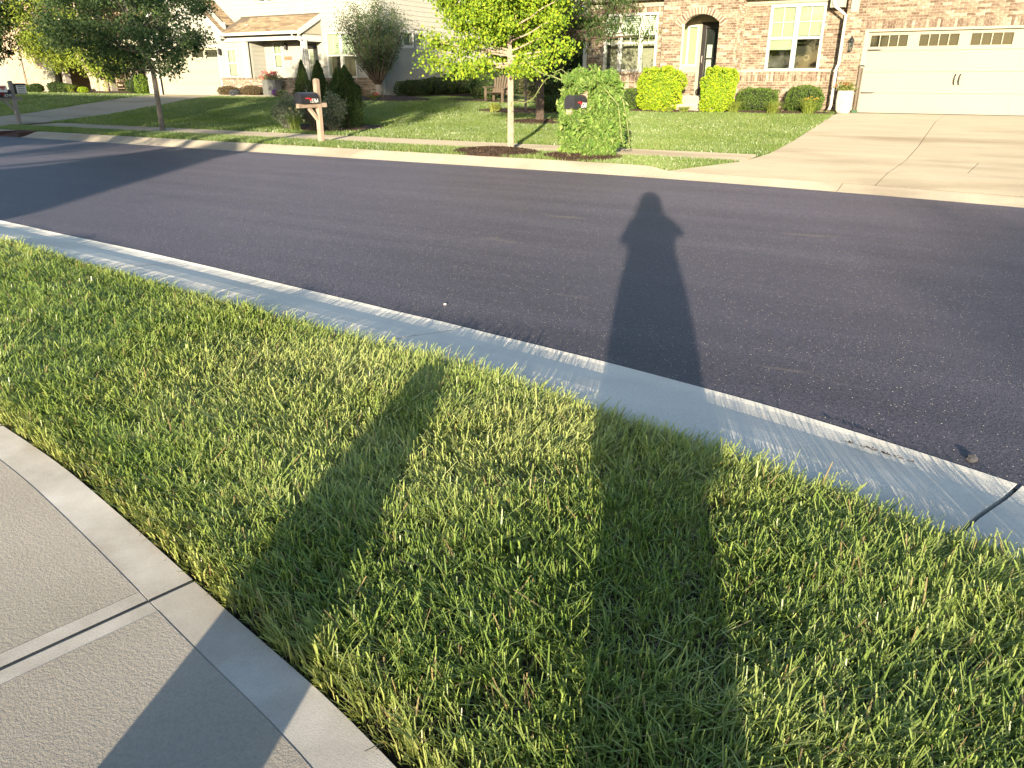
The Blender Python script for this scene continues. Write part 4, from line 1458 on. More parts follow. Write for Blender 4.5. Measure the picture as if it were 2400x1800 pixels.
MB().box(-31.0, -25.98, RY - .03, RY - .0, TZ - .0, TZ + .05).build('flashing', M_RIDGE, WHS)
MB().prism([(EY + .12, EZ - .1), (RY, EZ - .1), (RY, TZ - .2)], 'x', -26.06, -26.0).build('gable_infill', M_CREAM, WHS)
MB().tube([(-26.25, EY - .06, EZ - .1), (-26.25, EY - .06, EZ - .22), (-26.02, GY - .14, EZ - .42), (-26.02, GY - .14, 1.0)], .035, 6).build('downspout', M_WHITE, WHS)
MB().tube([(WX - .07, RY - .05, 6.4), (WX - .07, RY - .05, 1.1), (WX + .1, RY - .25, .98)], .04, 6).build('downspout', M_WHITE, WHS)
mb = MB().prism([(RY - .5, 6.5), (33, 9.6), (38.5, 6.5), (38.5, 6.6), (33, 9.7), (RY - .5, 6.6)], 'x', -37.4, WX + .4)
mb.build('roof', M_SHINGLE[1], WHS)
MB().box(-37.2, -33.05, GY + .3, 38, .5, 3.9).box(-33.0, WX - .3, RY + 1.0, 38, .5, 6.5).build('house_body', M_SIDING, WHS)
# lanterns, plaque, meter
for (lx, ly, lz) in ((-31.42, GY, 2.73), (-28.2, RY, 2.94)):
    mb = MB(); mb.box(lx - .04, lx + .04, ly - .03, ly + .0, lz - .06, lz + .10); mb.lathe([(.03, lz - .13), (.075, lz - .10), (.075, lz + .10), (.09, lz + .11), (.02, lz + .17)], lx + .03, ly - .13, 8); mb.tube([(lx, ly - .03, lz + .05), (lx + .03, ly - .12, lz + .14)], .012, 5)
    mb.build('wall_lantern', M_BLACKMETAL, WHS)
pq2 = MB().box(-28.43, -27.96, RY - .03, RY - .0, 2.38, 2.53).build('number_plaque', M_REDPLQ, WHS, bevel=.005)
mt_ = bpy.data.objects.new('gas_meter', None); C.objects.link(mt_); mt_.parent = WHS; ORG[mt_] = ORG[WHS]
mx_ = WX + .14
mb = MB().lathe([(.09, 1.36), (.11, 1.39), (.11, 1.58), (.06, 1.63)], mx_, 31.85, 10).box(mx_ - .07, mx_ + .07, 31.70, 32.0, 1.22, 1.40)
mb.build('meter_body', M_BLACKMETAL, mt_)
MB().tube([(WX, 31.35, 1.9), (WX + .05, 31.35, 1.9), (WX + .06, 31.35, 1.60), (mx_, 31.6, 1.5), (mx_, 31.8, 1.5)], .014, 6).tube([(mx_, 31.3, .6), (mx_, 31.3, 1.36), (mx_, 31.75, 1.37)], .016, 6).tube([(mx_, 31.9, .6), (mx_, 31.9, 1.25)], .016, 6).build('pipe', M_PLANTER, mt_)

# ------------------------------------------------------------------ the pale brick house at the far left
PHS = thing('pale_brick_house', (-50, 30.5, .7), 'pale sunlit brick house behind the birch with white porch columns', 'house')
mb = MB(); wall_holes(mb, -64, -50.7, .5, 6, [(-60.4, -55.3, .5, 2.9)], 30, 30.3)
mb.box(-50.95, -50.7, 30.3, 33.0, .5, 6); mb.box(-50.7, -40, 33, 33.3, .5, 6); mb.box(-64, -40, 33.4, 40, .5, 6)
mb.build('wall', M_PALEBRICK, PHS)
MB().box(-60.35, -55.35, 30.12, 30.2, .72, 2.85).build('garage_door', M_GARAGE, PHS)
MB().tube([(-53.55, 29.92, 5.5), (-53.55, 29.92, 2.0), (-53.5, 29.86, 1.85), (-53.5, 29.86, .9)], .05, 6).build('downspout', M_TRIM, PHS)
MB().box(-50.75, -40.5, 29.7, 33, .6, .80).build('porch_floor', M_DRIVE, PHS)
for cx_ in (-50.5, -49.9):
    pass
MB().box(-50.95, -49.75, 29.68, 29.95, .8, 4.2).build('porch_panel_wall', M_CREAM, PHS)
for cx_ in (-48.9, -44.5, -40.8):
    MB().box(cx_ - .17, cx_ + .17, 29.7, 30.04, .8, 3.3).box(cx_ - .22, cx_ + .22, 29.65, 30.09, .8, 1.0).build('porch_column', M_POSTGREY, PHS)
MB().box(-50.9, -40.4, 29.6, 30.1, 3.3, 3.7).build('porch_beam', M_TRIM, PHS)
MB().prism([(29.3, 3.7), (33, 5.2), (33, 5.3), (29.3, 3.8)], 'x', -51, -40).build('porch_roof', M_SHINGLE[1], PHS)
MB().prism([(29.5, 6), (35, 9), (40.5, 6), (40.5, 6.1), (35, 9.1), (29.5, 6.1)], 'x', -64.5, -39.6).build('roof', M_SHINGLE[1], PHS)
window(PHS, -47.6, -46.2, 1.5, 3.0, 32.98, [1, 1], rail=2.25, mull=.1)
bn = thing('porch_bench', (-47.3, 30.9, .8), 'dark metal bench on the porch of the pale brick house', 'bench')
MB().box(-48.0, -46.4, 30.7, 31.2, 1.22, 1.27).build('seat', M_BLACKMETAL, bn)
MB().box(-48.0, -46.4, 31.2, 31.25, 1.30, 1.42).box(-48.0, -46.4, 31.2, 31.25, 1.58, 1.66).build('backrest', M_BLACKMETAL, bn)
for lx in (-47.98, -46.46):
    for ly in (30.72, 31.19): MB().box(lx, lx + .06, ly, ly + .055, .8, 1.22 if ly < 31 else 1.67).build('leg', M_BLACKMETAL, bn)
    MB().box(lx, lx + .06, 30.72, 31.19, 1.46, 1.50).build('armrest', M_BLACKMETAL, bn)

# ------------------------------------------------------------------ house behind the camera whose shadow lies over road and lawn
NHS = thing('neighbour_house', (-20, -14, 0), 'pale siding house across the road from the white house', 'house')
MB().box(-34, -13.2, -19.5, -9.2, -.05, 3.5).build('wall', M_SIDING, NHS)
MB().prism([(-8.6, 3.35), (-14.4, 7.3), (-20.1, 3.35), (-20.1, 3.5), (-14.4, 7.45), (-8.6, 3.5)], 'x', -34.6, -12.6).build('roof', M_SHINGLE[1], NHS)
for gx in (-34, -13.45):
    MB().prism([(-9.2, 3.4), (-14.4, 7.2), (-19.5, 3.4)], 'x', gx, gx + .25).build('gable', M_SIDING, NHS)
for wx_ in (-16, -21, -27):
    MB().box(wx_ - .8, wx_ + .8, -9.19, -9.14, 1.0, 2.5).build('window', M_GLASSG, NHS)
SHD = thing('garden_shed', (-7.5, -11, 0), 'small gabled siding shed beside the siding house', 'shed')
MB().box(-9.9, -5.1, -13, -9.3, -.05, 2.45).prism([(-9.9, 2.45), (-5.1, 2.45), (-7.2, 3.75)], 'y', -13, -9.3).build('wall', M_SIDING, SHD)
MB().prism([(-4.6, 2.30), (-7.2, 3.95), (-10.4, 2.35), (-10.4, 2.45), (-7.2, 4.08), (-4.6, 2.42)], 'y', -13.3, -9.0).build('roof', M_SHINGLE[1], SHD)
MB().box(-8.2, -6.6, -9.29, -9.24, 0, 2.05).build('door', M_CREAM, SHD)
# ------------------------------------------------------------------ foliage helpers
def leafset(name, P, N, size, aspect, col, parent, m=None, fold=.25, droop=None, kind=None):
    """P centres (n,3), N leaf direction (n,3) from base to tip, size (n,), 2 tris per leaf"""
    n = len(P)
    D = N / (np.linalg.norm(N, axis=1, keepdims=True) + 1e-9)
    A = rng.normal(size=(n, 3))
    S = np.cross(D, A); S /= (np.linalg.norm(S, axis=1, keepdims=True) + 1e-9)
    U = np.cross(S, D)
    sz = size[:, None]
    V = np.stack([P - D * sz * .5, P + S * sz * aspect * .5 + U * sz * fold * aspect - D * sz * .05, P + D * sz * .5, P - S * sz * aspect * .5 + U * sz * fold * aspect - D * sz * .05], 1)
    base = (np.arange(n) * 4)[:, None]
    F = np.concatenate([base + np.array([0, 1, 2]), base + np.array([0, 2, 3])], 0)
    c4 = np.repeat(col, 4, 0)
    return npmesh(name, V.reshape(-1, 3), F, m or M_LEAF, parent, kind, c4)


def tint(n, a, b, c=None, pc=.0, var=.18):
    t = rng.random((n, 1))
    col = np.array(a) * (1 - t) + np.array(b) * t
    if c is not None:
        k = rng.random((n, 1)) < pc
        col = np.where(k, np.array(c), col)
    return col * (1 + rng.normal(0, var, (n, 1)))


def clumps(cx, cy, cz, rx, ry, rz, k, shell=.45, seed=0, flat=1.0):
    r_ = np.random.default_rng(seed)
    d = r_.normal(size=(k, 3)); d /= np.linalg.norm(d, axis=1, keepdims=True)
    r = (shell + (1 - shell) * r_.random(k) ** .7)
    return np.array([cx, cy, cz]) + d * r[:, None] * np.array([rx, ry, rz])


def cloud(cs, per, rad, seed=0, flat=.7):
    """leaf centres around clump centres"""
    r_ = np.random.default_rng(seed + 99)
    n = len(cs) * per
    g = r_.normal(size=(n, 3)) * .5
    rr = rad * (.6 + .8 * np.repeat(r_.random(len(cs)), per))
    P = np.repeat(cs, per, 0) + g * rr[:, None] * np.array([1, 1, flat])
    return P


def branch(mb, a, b, r0, r1, wob=.06, seg=6, n=5):
    a, b = Vector(a), Vector(b)
    pts, rad = [], []
    L = (b - a).length
    for i in range(n + 1):
        t = i / n
        j = Vector((random.uniform(-1, 1), random.uniform(-1, 1), random.uniform(-.4, .4))) * wob * L * (0 if i in (0, n) else 1)
        pts.append(a.lerp(b, t) + j + Vector((0, 0, -.12 * L * t * (1 - t))) * 0)
        rad.append(r0 * (1 - t) + r1 * t)
    mb.tube(pts, rad, seg)
    return pts


def tree(name, x, y, zb, label, trunk_h, tr, crown, leaf, cols, bark, ncl, per, crad, seed, aspect=.6, shell=.45, group=None, limbs=16, cl_extra=None, ldir=None, zmin=None, trunk_lean=0):
    t = thing(name, (x, y, zb), label, 'tree', group)
    random.seed(seed)
    cx, cy, cz, rx, ry, rz = crown
    mb = MB()
    top = Vector((cx, cy, cz + rz * .35))
    p0 = Vector((x, y, zb - .05)); p1 = Vector((x + trunk_lean, y, zb + trunk_h))
    mb.tube([p0, p0.lerp(p1, .05), p0.lerp(p1, .5), p1, p1.lerp(top, .5), top], [tr * 1.45, tr * 1.08, tr, tr * .92, tr * .55, tr * .15], 10)
    mb.build('trunk', bark, t, smooth=True)
    cs = clumps(cx, cy, cz, rx, ry, rz, ncl, shell, seed)
    if cl_extra is not None: cs = np.concatenate([cs, np.array(cl_extra)], 0)
    if zmin is not None: cs[:, 2] = np.maximum(cs[:, 2], zmin + .15 * rng.random(len(cs)))
    mb = MB()
    pick = list(range(len(cs))); random.shuffle(pick)
    extra = list(range(ncl, len(cs)))
    for i in pick[:limbs] + extra:
        c_ = Vector(cs[i])
        hh = min(max((c_.z - zb - trunk_h) * .55, -.02), rz * 1.2)
        s = p1 + Vector((0, 0, hh)) if hh > 0 else p1
        s = p1.lerp(top, min(.9, max(0, hh / max(.1, (top - p1).length))))
        branch(mb, s, c_, tr * .34, tr * .07, .05)
    mb.build('limbs', bark, t, smooth=True)
    P = cloud(cs, per, crad, seed)
    if zmin is not None: P = P[P[:, 2] > zmin - .1]
    n = len(P)
    out = P - np.array([cx, cy, cz]); out /= (np.linalg.norm(out, axis=1, keepdims=True) + 1e-6)
    N = out * .5 + rng.normal(size=(n, 3)) * .7 + np.array([0, 0, -.35])
    if ldir is not None: N = N * .5 + np.array(ldir)
    leafset('crown', P, N, leaf * (.7 + .6 * rng.random(n)), aspect, tint(n, *cols), t)
    return t


def bush(name, cx, cy, zb, rx, ry, h, label, leaf, cols, cat='shrub', group=None, p=3.0, n=2600, aspect=.6, seed=0, up=.2, core=(.020, .030, .012), jit=.06, topw=1.0, cuts=None):
    """clipped shrub: leaves over a superellipsoid, a dark twig core inside"""
    t = thing(name, (cx, cy, zb), label, cat, group)
    r_ = np.random.default_rng(seed + 5)
    d = r_.normal(size=(n, 3)); d /= np.linalg.norm(d, axis=1, keepdims=True)
    s = (np.abs(d) ** p).sum(1) ** (-1 / p)
    q = d * s[:, None]
    lump = 1 + .15 * (vnoise(q[:, 0] * 2 + seed, q[:, 2] * 2 + q[:, 1], 2.0, seed + 3) - .5) * 2
    rr = lump * (1 - np.abs(r_.normal(0, jit, n)))
    tw = 1 + (topw - 1) * (q[:, 2] * .5 + .5)
    P = np.stack([cx + q[:, 0] * rx * rr * tw, cy + q[:, 1] * ry * rr * tw, zb + h / 2 + q[:, 2] * h / 2 * rr], 1)
    P = P[P[:, 2] > zb - .0]
    m_ = len(P)
    out = P - np.array([cx, cy, zb + h / 2]); out /= np.array([rx, ry, h / 2])
    N = out * .35 + r_.normal(size=(m_, 3)) * .7 + np.array([0, 0, up])
    leafset('foliage', P, N, leaf * (.7 + .6 * r_.random(m_)), aspect, tint(m_, *cols), t)
    key = 'twig_core_%02d' % int(core[1] * 1000)
    cm = MATS.get(key) or simple(key, core, .95, .3, 20, 40, .5, .02)
    V, F = [], []
    nu, nv_ = 14, 8
    for j in range(nv_ + 1):
        ph = math.pi * j / nv_
        for i in range(nu):
            th_ = 2 * math.pi * i / nu
            dv = np.array([math.sin(ph) * math.cos(th_), math.sin(ph) * math.sin(th_), math.cos(ph)])
            k = (np.abs(dv) ** p).sum() ** (-1 / p) * .80
            tw_ = 1 + (topw - 1) * (dv[2] * k * .5 + .5)
            V.append((cx + dv[0] * k * rx * tw_, cy + dv[1] * k * ry * tw_, max(zb - .02, zb + h / 2 + dv[2] * k * h / 2)))
    for j in range(nv_):
        for i in range(nu):
            F.append((j * nu + i, (j + 1) * nu + i, (j + 1) * nu + (i + 1) % nu, j * nu + (i + 1) % nu))
    npmesh('twigs', V, F, cm, t)
    return t


def tuft(name, cx, cy, zb, r, h, n, label, cols, wid=.018, group=None, cat='plant', seed=0, spread=1.0):
    """arching strap leaves"""
    t = thing(name, (cx, cy, zb), label, cat, group)
    r_ = np.random.default_rng(seed + 17)
    V, F, Cc = [], [], []
    for i in range(n):
        a = r_.random() * 6.283; L = h * (.7 + .6 * r_.random()); out = r * (.35 + .8 * r_.random()) * spread
        bx, by = cx + .12 * r * r_.normal(), cy + .12 * r * r_.normal()
        c_ = (np.array(cols[0]) + (np.array(cols[1]) - np.array(cols[0])) * r_.random()) * (1 + .15 * r_.normal())
        k0 = len(V)
        for k in range(5):
            u = k / 4
            px, py = bx + math.cos(a) * out * u ** 1.2, by + math.sin(a) * out * u ** 1.2
            pz = zb + L * (1.9 * u - 1.25 * u * u)
            ww_ = wid * (1 - .75 * u) * .5
            V += [(px - math.sin(a) * ww_, py + math.cos(a) * ww_, pz), (px + math.sin(a) * ww_, py - math.cos(a) * ww_, pz)]
            Cc += [c_, c_]
        for k in range(4): F.append((k0 + 2 * k, k0 + 2 * k + 1, k0 + 2 * k + 3, k0 + 2 * k + 2))
    npmesh('leaves', V, F, M_LEAF, t, None, np.array(Cc))
    return t


def flowers(parent, pts, size, cols, name='flowers', npet=9):
    P = []
    for p in pts:
        for k in range(npet): P.append((p[0] + random.gauss(0, size * .45), p[1] + random.gauss(0, size * .45), p[2] + random.gauss(0, size * .35)))
    P = np.array(P); n = len(P)
    return leafset(name, P, rng.normal(size=(n, 3)) + np.array([0, -.4, .3]), np.full(n, size * .8), .9, tint(n, *cols), parent, kind='stuff')


G_MAPLE = ((.17, .30, .022), (.34, .42, .035), (.10, .19, .02), .22)
G_DARK = ((.035, .068, .018), (.065, .105, .028), (.10, .15, .04), .12)
G_LEFT = ((.06, .115, .045), (.115, .17, .065), (.16, .22, .08), .15)
G_BIRCH = ((.20, .28, .035), (.34, .38, .06), (.11, .17, .02), .2)
G_BOX = ((.06, .12, .022), (.12, .19, .035), (.15, .22, .045), .15)
G_GOLD = ((.23, .37, .02), (.40, .47, .03), (.14, .26, .02), .16)
G_ARB = ((.028, .055, .018), (.055, .09, .025), (.075, .10, .03), .1)
G_VINE = ((.08, .17, .03), (.20, .30, .07), (.28, .36, .12), .15)
G_PURP = ((.13, .085, .055), (.19, .13, .07), (.10, .11, .04), .25)
G_SAGE = ((.13, .16, .10), (.20, .24, .17), (.08, .12, .06), .2)

# street trees on the far verge
zt_ = lambda x, y: float(zter(x, y))
mp_ext = [(-10.45, 14.2, 2.34), (-10.3, 14.2, 2.25), (-10.05, 14.25, 2.2), (-9.8, 14.3, 2.15), (-10.5, 14.25, 1.90), (-10.25, 14.25, 1.82), (-10.0, 14.3, 1.78), (-9.75, 14.3, 1.72), (-9.85, 14.3, 1.60), (-9.5, 14.3, 1.75), (-7.75, 14.2, 1.72), (-7.7, 14.2, 1.60), (-8.05, 14.1, 1.68), (-7.3, 14.3, 2.0), (-7.0, 14.3, 2.12), (-7.5, 14.2, 1.85), (-8.7, 14.1, 1.75), (-9.2, 14.2, 1.66), (-7.25, 14.3, 2.6), (-7.1, 14.4, 3.0), (-7.5, 14.3, 2.3)]
mp_ext = [((x_ + .34 if x_ < -9.4 else x_), y_, z_) for x_, y_, z_ in mp_ext]
tree('maple_tree', -8.25, 14.35, zt_(-8.25, 14.35), 'sunlit yellow green maple with slim pale trunk in a mulch ring', 1.62, .062, (-8.45, 14.4, 3.35, 1.36, 1.3, 1.75), .060, G_MAPLE, M_BARK_PALE, 215, 165, .27, 101, .85, .22, cl_extra=mp_ext, zmin=1.62, limbs=10)
tree('shade_tree', -19.95, 14.7, zt_(-19.95, 14.7), 'dark green shaded street tree with slim dark trunk before white house', 1.55, .068, (-20.95, 14.8, 3.3, 2.5, 2.1, 1.65), .090, G_LEFT, M_BARK_GREY, 180, 125, .36, 102, .6, .40, zmin=1.55, limbs=30, cl_extra=[(-18.5, 14.7, 2.4), (-18.3, 14.7, 2.8), (-18.8, 14.7, 2.1), (-19.0, 14.7, 1.9), (-19.4, 14.7, 1.75)])
tree('shade_tree', -48.0, 25.0, zt_(-48.0, 25.0), 'leafy tree in shade-dark leaf colour on the lawn before the pale brick house', 1.6, .12, (-47.9, 25.0, 4.6, 2.7, 2.2, 2.2), .15, G_ARB, M_BARK_GREY, 130, 90, .48, 103, .6, .40, zmin=2.3, limbs=20)  # leaf colour picked dark to stand for shade from the houses
# lawn tree by the brick house with long drooping leaves
tree('peach_tree', -10.65, 20.2, zt_(-10.65, 20.2), 'dark trunked tree with long drooping leaves on the brick house lawn', 1.75, .115, (-10.6, 20.4, 4.1, 2.5, 2.1, 2.0), .13, G_DARK, M_BARK_DARK, 120, 85, .40, 104, .26, .35, zmin=2.25, limbs=24, ldir=(0, -.1, -.6), cl_extra=[(-7.9, 20.1, 2.75), (-8.2, 20.1, 2.9), (-8.5, 20.1, 2.85), (-8.8, 20.1, 3.0), (-8.6, 20.1, 2.6), (-9.0, 20.1, 2.7), (-9.3, 20.1, 2.9), (-8.1, 20.1, 3.3), (-8.5, 20.1, 3.35), (-7.75, 20.1, 2.6), (-9.5, 20.2, 2.5), (-9.8, 20.2, 2.35), (-10.2, 20.1, 2.3)])
tree('sapling', -12.6, 22.9, zt_(-12.6, 22.9), 'thin young tree with twiggy green stem behind the dark trunk', 1.5, .04, (-12.7, 23, 3.2, 1.2, 1.1, 1.4), .10, G_DARK, M_BARK_GREY, 40, 70, .34, 105, .5, .3, limbs=10, zmin=1.6)
# vase shaped ornamental tree at the white house corner
def vase_tree(x, y, zb):
    t = thing('ornamental_pear_tree', (x, y, zb), 'vase shaped ornamental tree with upswept stems at white house corner', 'tree')
    random.seed(44)
    MB().tube([(x, y, zb - .05), (x + .01, y, zb + .1), (x, y, zb + .42)], [.16, .115, .11], 10).build('trunk', M_BARK_PALE, t, smooth=True)
    st, P = MB(), []
    ns_ = 46
    for i in range(ns_):
        a = 6.283 * i / ns_ * 2.62; rr = math.sqrt((i + .5) / ns_)
        ex, ey = x - .15 + 1.55 * rr * math.cos(a), y + 1.4 * rr * math.sin(a)
        ez = zb + 3.45 - .95 * rr ** 2.5 + random.uniform(-.25, .2)
        b0 = Vector((x + .05 * math.cos(a), y + .05 * math.sin(a), zb + .36))
        mid = Vector((x - .08 + 1.0 * rr * math.cos(a), y + .9 * rr * math.sin(a), zb + .5 + 1.1 * (1 - .25 * rr)))
        e = Vector((ex, ey, ez))
        pts = [(b0 * (1 - u) ** 2 + mid * 2 * u * (1 - u) + e * u * u) for u in (0, .2, .4, .6, .8, 1)]
        st.tube(pts, [.035, .026, .02, .014, .009, .004], 5)
        for k in range(270):
            u = .26 + .78 * random.random() ** .8
            q = b0 * (1 - u) ** 2 + mid * 2 * u * (1 - u) + e * u * u
            sp_ = .05 + .11 * u
            P.append((q.x + random.gauss(0, sp_), q.y + random.gauss(0, sp_), q.z + random.gauss(0, sp_)))
    st.build('stems', M_BARK_DARK, t, smooth=True)
    P = np.array(P); n = len(P)
    leafset('crown', P, rng.normal(size=(n, 3)) * .6 + np.array([0, 0, .3]), .070 * (.7 + .6 * rng.random(n)), .6, tint(n, (.055, .095, .04), (.10, .145, .06), (.15, .19, .08), .1), t)
vase_tree(-21.9, 26.85, .93)

# birch clump before the pale house
tb = thing('birch_clump', (-42.8, 28, .76), 'sunlit multi stemmed birch with peeling pale trunks', 'tree')
for i, (dx, tx, tz) in enumerate(((-.5, -3.4, 5.5), (-.15, -1.4, 6.2), (.25, .3, 6.0), (.5, 1.5, 4.6), (-.3, -2.3, 4.5))):
    MB().tube([(-42.8 + dx, 28, .7), (-42.8 + dx * 1.2, 28, 1.6), (-42.8 + dx + tx * .4, 28.1, 3.2), (-42.8 + tx, 28.2, tz)], [.20, .15, .11, .03], 8).build('stem', M_BARK_BIRCH, tb, smooth=True)
cs = np.concatenate([clumps(-46.0, 27.4, 4.6, 3.6, 2.0, 2.6, 95, .25, 71), clumps(-44.2, 27.2, 3.3, 4.2, 1.6, 1.3, 40, .2, 72), clumps(-41.6, 27.3, 2.2, 1.9, 1.0, .7, 16, .2, 73)])
P = cloud(cs, 80, .62, 70); n = len(P)
leafset('crown', P, rng.normal(size=(n, 3)) * .7 + np.array([0, 0, -.7]), .15 * (.7 + .6 * rng.random(n)), .6, tint(n, *G_BIRCH), tb)

# backdrop trees behind and between the houses
back = [(-14.2, 31.5, 5.4, 2.6, 'dense dark evergreen tree in the gap beside the brick house'),
        (-17.8, 36, 6.8, 3.2, 'tall dark tree rising behind the hedge between the houses'),
        (-21.5, 42, 7.5, 3.6, 'tall dark tree rising behind the side wall of white house'),
        (-40.6, 31.2, 5.2, 1.9, 'dark leafy tree at the corner between pale house and white house')]
for i, (bx, by, bh, br, lb) in enumerate(back):
    zb = zt_(bx, by)
    tree('backyard_tree', bx, by, zb, lb, .8, .12, (bx, by, zb + bh * .52, br, br * .8, bh * .5), .20, G_DARK, M_BARK_DARK, 110, 70, .62, 120 + i, .6, .35, limbs=10, zmin=zb + .2)

# ------------------------------------------------------------------ shrubs
bush('golden_shrub', -8.42, 23.95, .62, .62, .48, 1.24, 'clipped golden yellow shrub left of the entry steps', .07, G_GOLD, p=4.2, n=7000, seed=1, core=(.12, .19, .015), topw=1.15)
bush('golden_shrub', -6.62, 23.95, .62, .46, .42, 1.22, 'clipped golden yellow shrub right of the entry steps', .07, G_GOLD, p=4.2, n=5600, seed=2, core=(.12, .19, .015), topw=1.05)
bush('boxwood', -9.55, 24.55, .61, .60, .45, .66, 'low rounded green shrub under the triple window', .05, G_BOX, p=2.6, n=3000, seed=3)
bush('boxwood', -5.62, 24.72, .64, .56, .44, .66, 'clipped boxwood under the twin window beside golden shrub', .045, G_BOX, p=4.2, n=4600, seed=4)
bush('boxwood', -4.26, 24.72, .64, .50, .44, .70, 'clipped boxwood between twin window and downspout', .045, G_BOX, p=4.0, n=4400, seed=5)
DL = ((.13, .19, .035), (.26, .31, .06))
for i, (x_, y_, r_, h_, lb) in enumerate(((-6.1, 23.9, .52, .36, 'grassy daylily clump beside the golden shrub right of steps'), (-4.95, 23.88, .55, .36, 'grassy daylily clump between the two clipped boxwoods'), (-3.98, 23.92, .58, .46, 'grassy daylily clump in front of boxwood by the downspout'), (-7.55, 23.75, .36, .18, 'small grassy clump at the foot of the entry steps'), (-8.0, 23.7, .30, .15, 'small grassy clump below the left golden shrub'))):
    tuft('daylily', x_, y_, zt_(x_, y_) + .02, r_, h_, 170, lb, DL, .014, seed=i)
flowers(C and bpy.data.objects['daylily.002'], [(-4.1 + .08 * k, 23.9, 1.02 + .03 * (k % 3)) for k in range(5)], .035, ((.5, .3, .03), (.6, .38, .05)))
# hedge along the side wall of the white house
for i, (x_, y_, rx, ry, h_, lb) in enumerate(((-21.35, 28.6, .75, .8, .70, 'dark clipped yew at the street end of the side wall hedge'), (-21.1, 30.0, .8, .85, .78, 'dark clipped yew below the gas meter in side wall hedge'), (-20.9, 31.6, .85, .9, .92, 'dark clipped yew in the middle of side wall hedge'), (-20.7, 33.3, .95, 1.0, 1.15, 'dark tall yew toward the back of side wall hedge'), (-19.7, 34.2, 1.0, 1.0, 1.0, 'dark rounded yew at the back end of side wall hedge'))):
    bush('yew', x_, y_, zt_(x_, y_) - .02, rx, ry, h_, lb, .07, ((.03, .055, .016), (.055, .085, .024), (.08, .11, .03), .1), p=2.8, n=2600, seed=10 + i)
bush('yew', -24.15, 27.55, .80, .55, .40, .62, 'dark rounded yew below the big window of white house', .06, G_ARB, p=2.5, n=1800, seed=16)
bush('flowering_quince', -24.95, 27.6, .80, .42, .35, .78, 'dark reddish shrub with yellow top below the big window', .06, G_PURP, p=2.4, n=1500, seed=17)
# arborvitae group by the walk
for i, (x_, y_, r_, h_, lb) in enumerate(((-17.85, 18.3, .34, 1.76, 'slim pointed arborvitae at the porch side of the evergreen group'), (-16.98, 17.95, .27, 1.62, 'short slim arborvitae second in the evergreen group'), (-16.62, 17.7, .36, 1.76, 'pointed arborvitae in the middle of the evergreen group'), (-15.55, 17.3, .42, 1.56, 'arborvitae with blunt top behind the mailbox post'), (-15.1, 17.1, .50, 1.62, 'broad dark arborvitae at the open lawn end of evergreen group'))):
    t = thing('arborvitae', (x_, y_, zt_(x_, y_)), lb, 'conifer', 'arborvitae by the walk')
    zb = zt_(x_, y_)
    MB().tube([(x_, y_, zb - .05), (x_, y_, zb + h_ * .8)], [.05, .012], 7).build('trunk', M_BARK_DARK, t)
    n = 5200
    u = rng.random(n) ** .8
    a = rng.random(n) * 6.283
    pr_ = np.interp(u, [0, .12, .35, .6, .85, 1], [.75, .95, 1.0, .74, .34, .03]) * r_ * (1 + .18 * (vnoise(a * 1.6, u * 6, 1.5, i + 50) - .5) * 2)
    rr = pr_ * (1 - np.abs(rng.normal(0, .22, n)))
    P = np.stack([x_ + rr * np.cos(a), y_ + rr * np.sin(a), zb + .02 + u * h_], 1)
    N = np.stack([np.cos(a) * .45, np.sin(a) * .45, np.full(n, 1.0)], 1) + rng.normal(size=(n, 3)) * .3
    leafset('foliage', P, N, .075 * (.6 + .7 * rng.random(n)), .35, tint(n, *G_ARB), t)
# grey blue sage shrubs and lily at the foot of the group
def wild_shrub(name, x_, y_, rx, ry, h_, label, cols, leaf, n, seed, aspect=.35, twig=True):
    t = thing(name, (x_, y_, zt_(x_, y_)), label, 'shrub')
    zb = zt_(x_, y_)
    random.seed(seed)
    mb = MB(); P = []
    for k in range(38):
        a = random.random() * 6.283; q = random.random() ** .6
        e = Vector((x_ + rx * q * math.cos(a), y_ + ry * q * math.sin(a), zb + h_ * (1 - .45 * q * q) * random.uniform(.75, 1.08)))
        s = Vector((x_ + .1 * rx * math.cos(a), y_ + .1 * ry * math.sin(a), zb - .02))
        pts = branch(mb, s, e, .012, .004, .05, 4, 4)
        for j in range(n // 38):
            u = random.random() ** .55
            i0 = min(int(u * 4), 3); f = u * 4 - i0
            q_ = pts[i0].lerp(pts[i0 + 1], f)
            P.append((q_.x + random.gauss(0, .05), q_.y + random.gauss(0, .05), q_.z + random.gauss(0, .05)))
    mb.build('stems', M_BARK_GREY, t)
    P = np.array(P); m_ = len(P)
    leafset('foliage', P, rng.normal(size=(m_, 3)) * .6 + np.array([0, 0, .5]), leaf * (.7 + .6 * rng.random(m_)), aspect, tint(m_, *cols), t)
    return t
wild_shrub('sage_shrub', -16.75, 16.5, .62, .45, .92, 'grey green bushy shrub left of the lily clump by the walk', G_SAGE, .075, 3600, 31)
wild_shrub('sage_shrub', -15.15, 16.55, .55, .45, 1.02, 'grey green bushy shrub right behind the tan mailbox post', G_SAGE, .075, 3600, 32)
wild_shrub('barberry', -15.75, 16.5, .40, .35, .62, 'low dusky reddish shrub between the two grey green shrubs', ((.07, .055, .045), (.12, .10, .07), (.13, .16, .1), .3), .055, 2200, 33)
tuft('lily_clump', -16.05, 16.0, zt_(-16.05, 16.0), .42, .52, 190, 'arching green lily clump with pale flowers beside the walk', ((.12, .19, .04), (.24, .30, .08)), .020, seed=9)
flowers(bpy.data.objects['lily_clump'], [(-16.15, 15.95, .80), (-15.9, 15.95, .78), (-15.75, 15.9, .72), (-15.68, 15.9, .62), (-15.95, 15.85, .58), (-15.62, 15.9, .50)], .06, ((.5, .48, .22), (.62, .58, .34)))
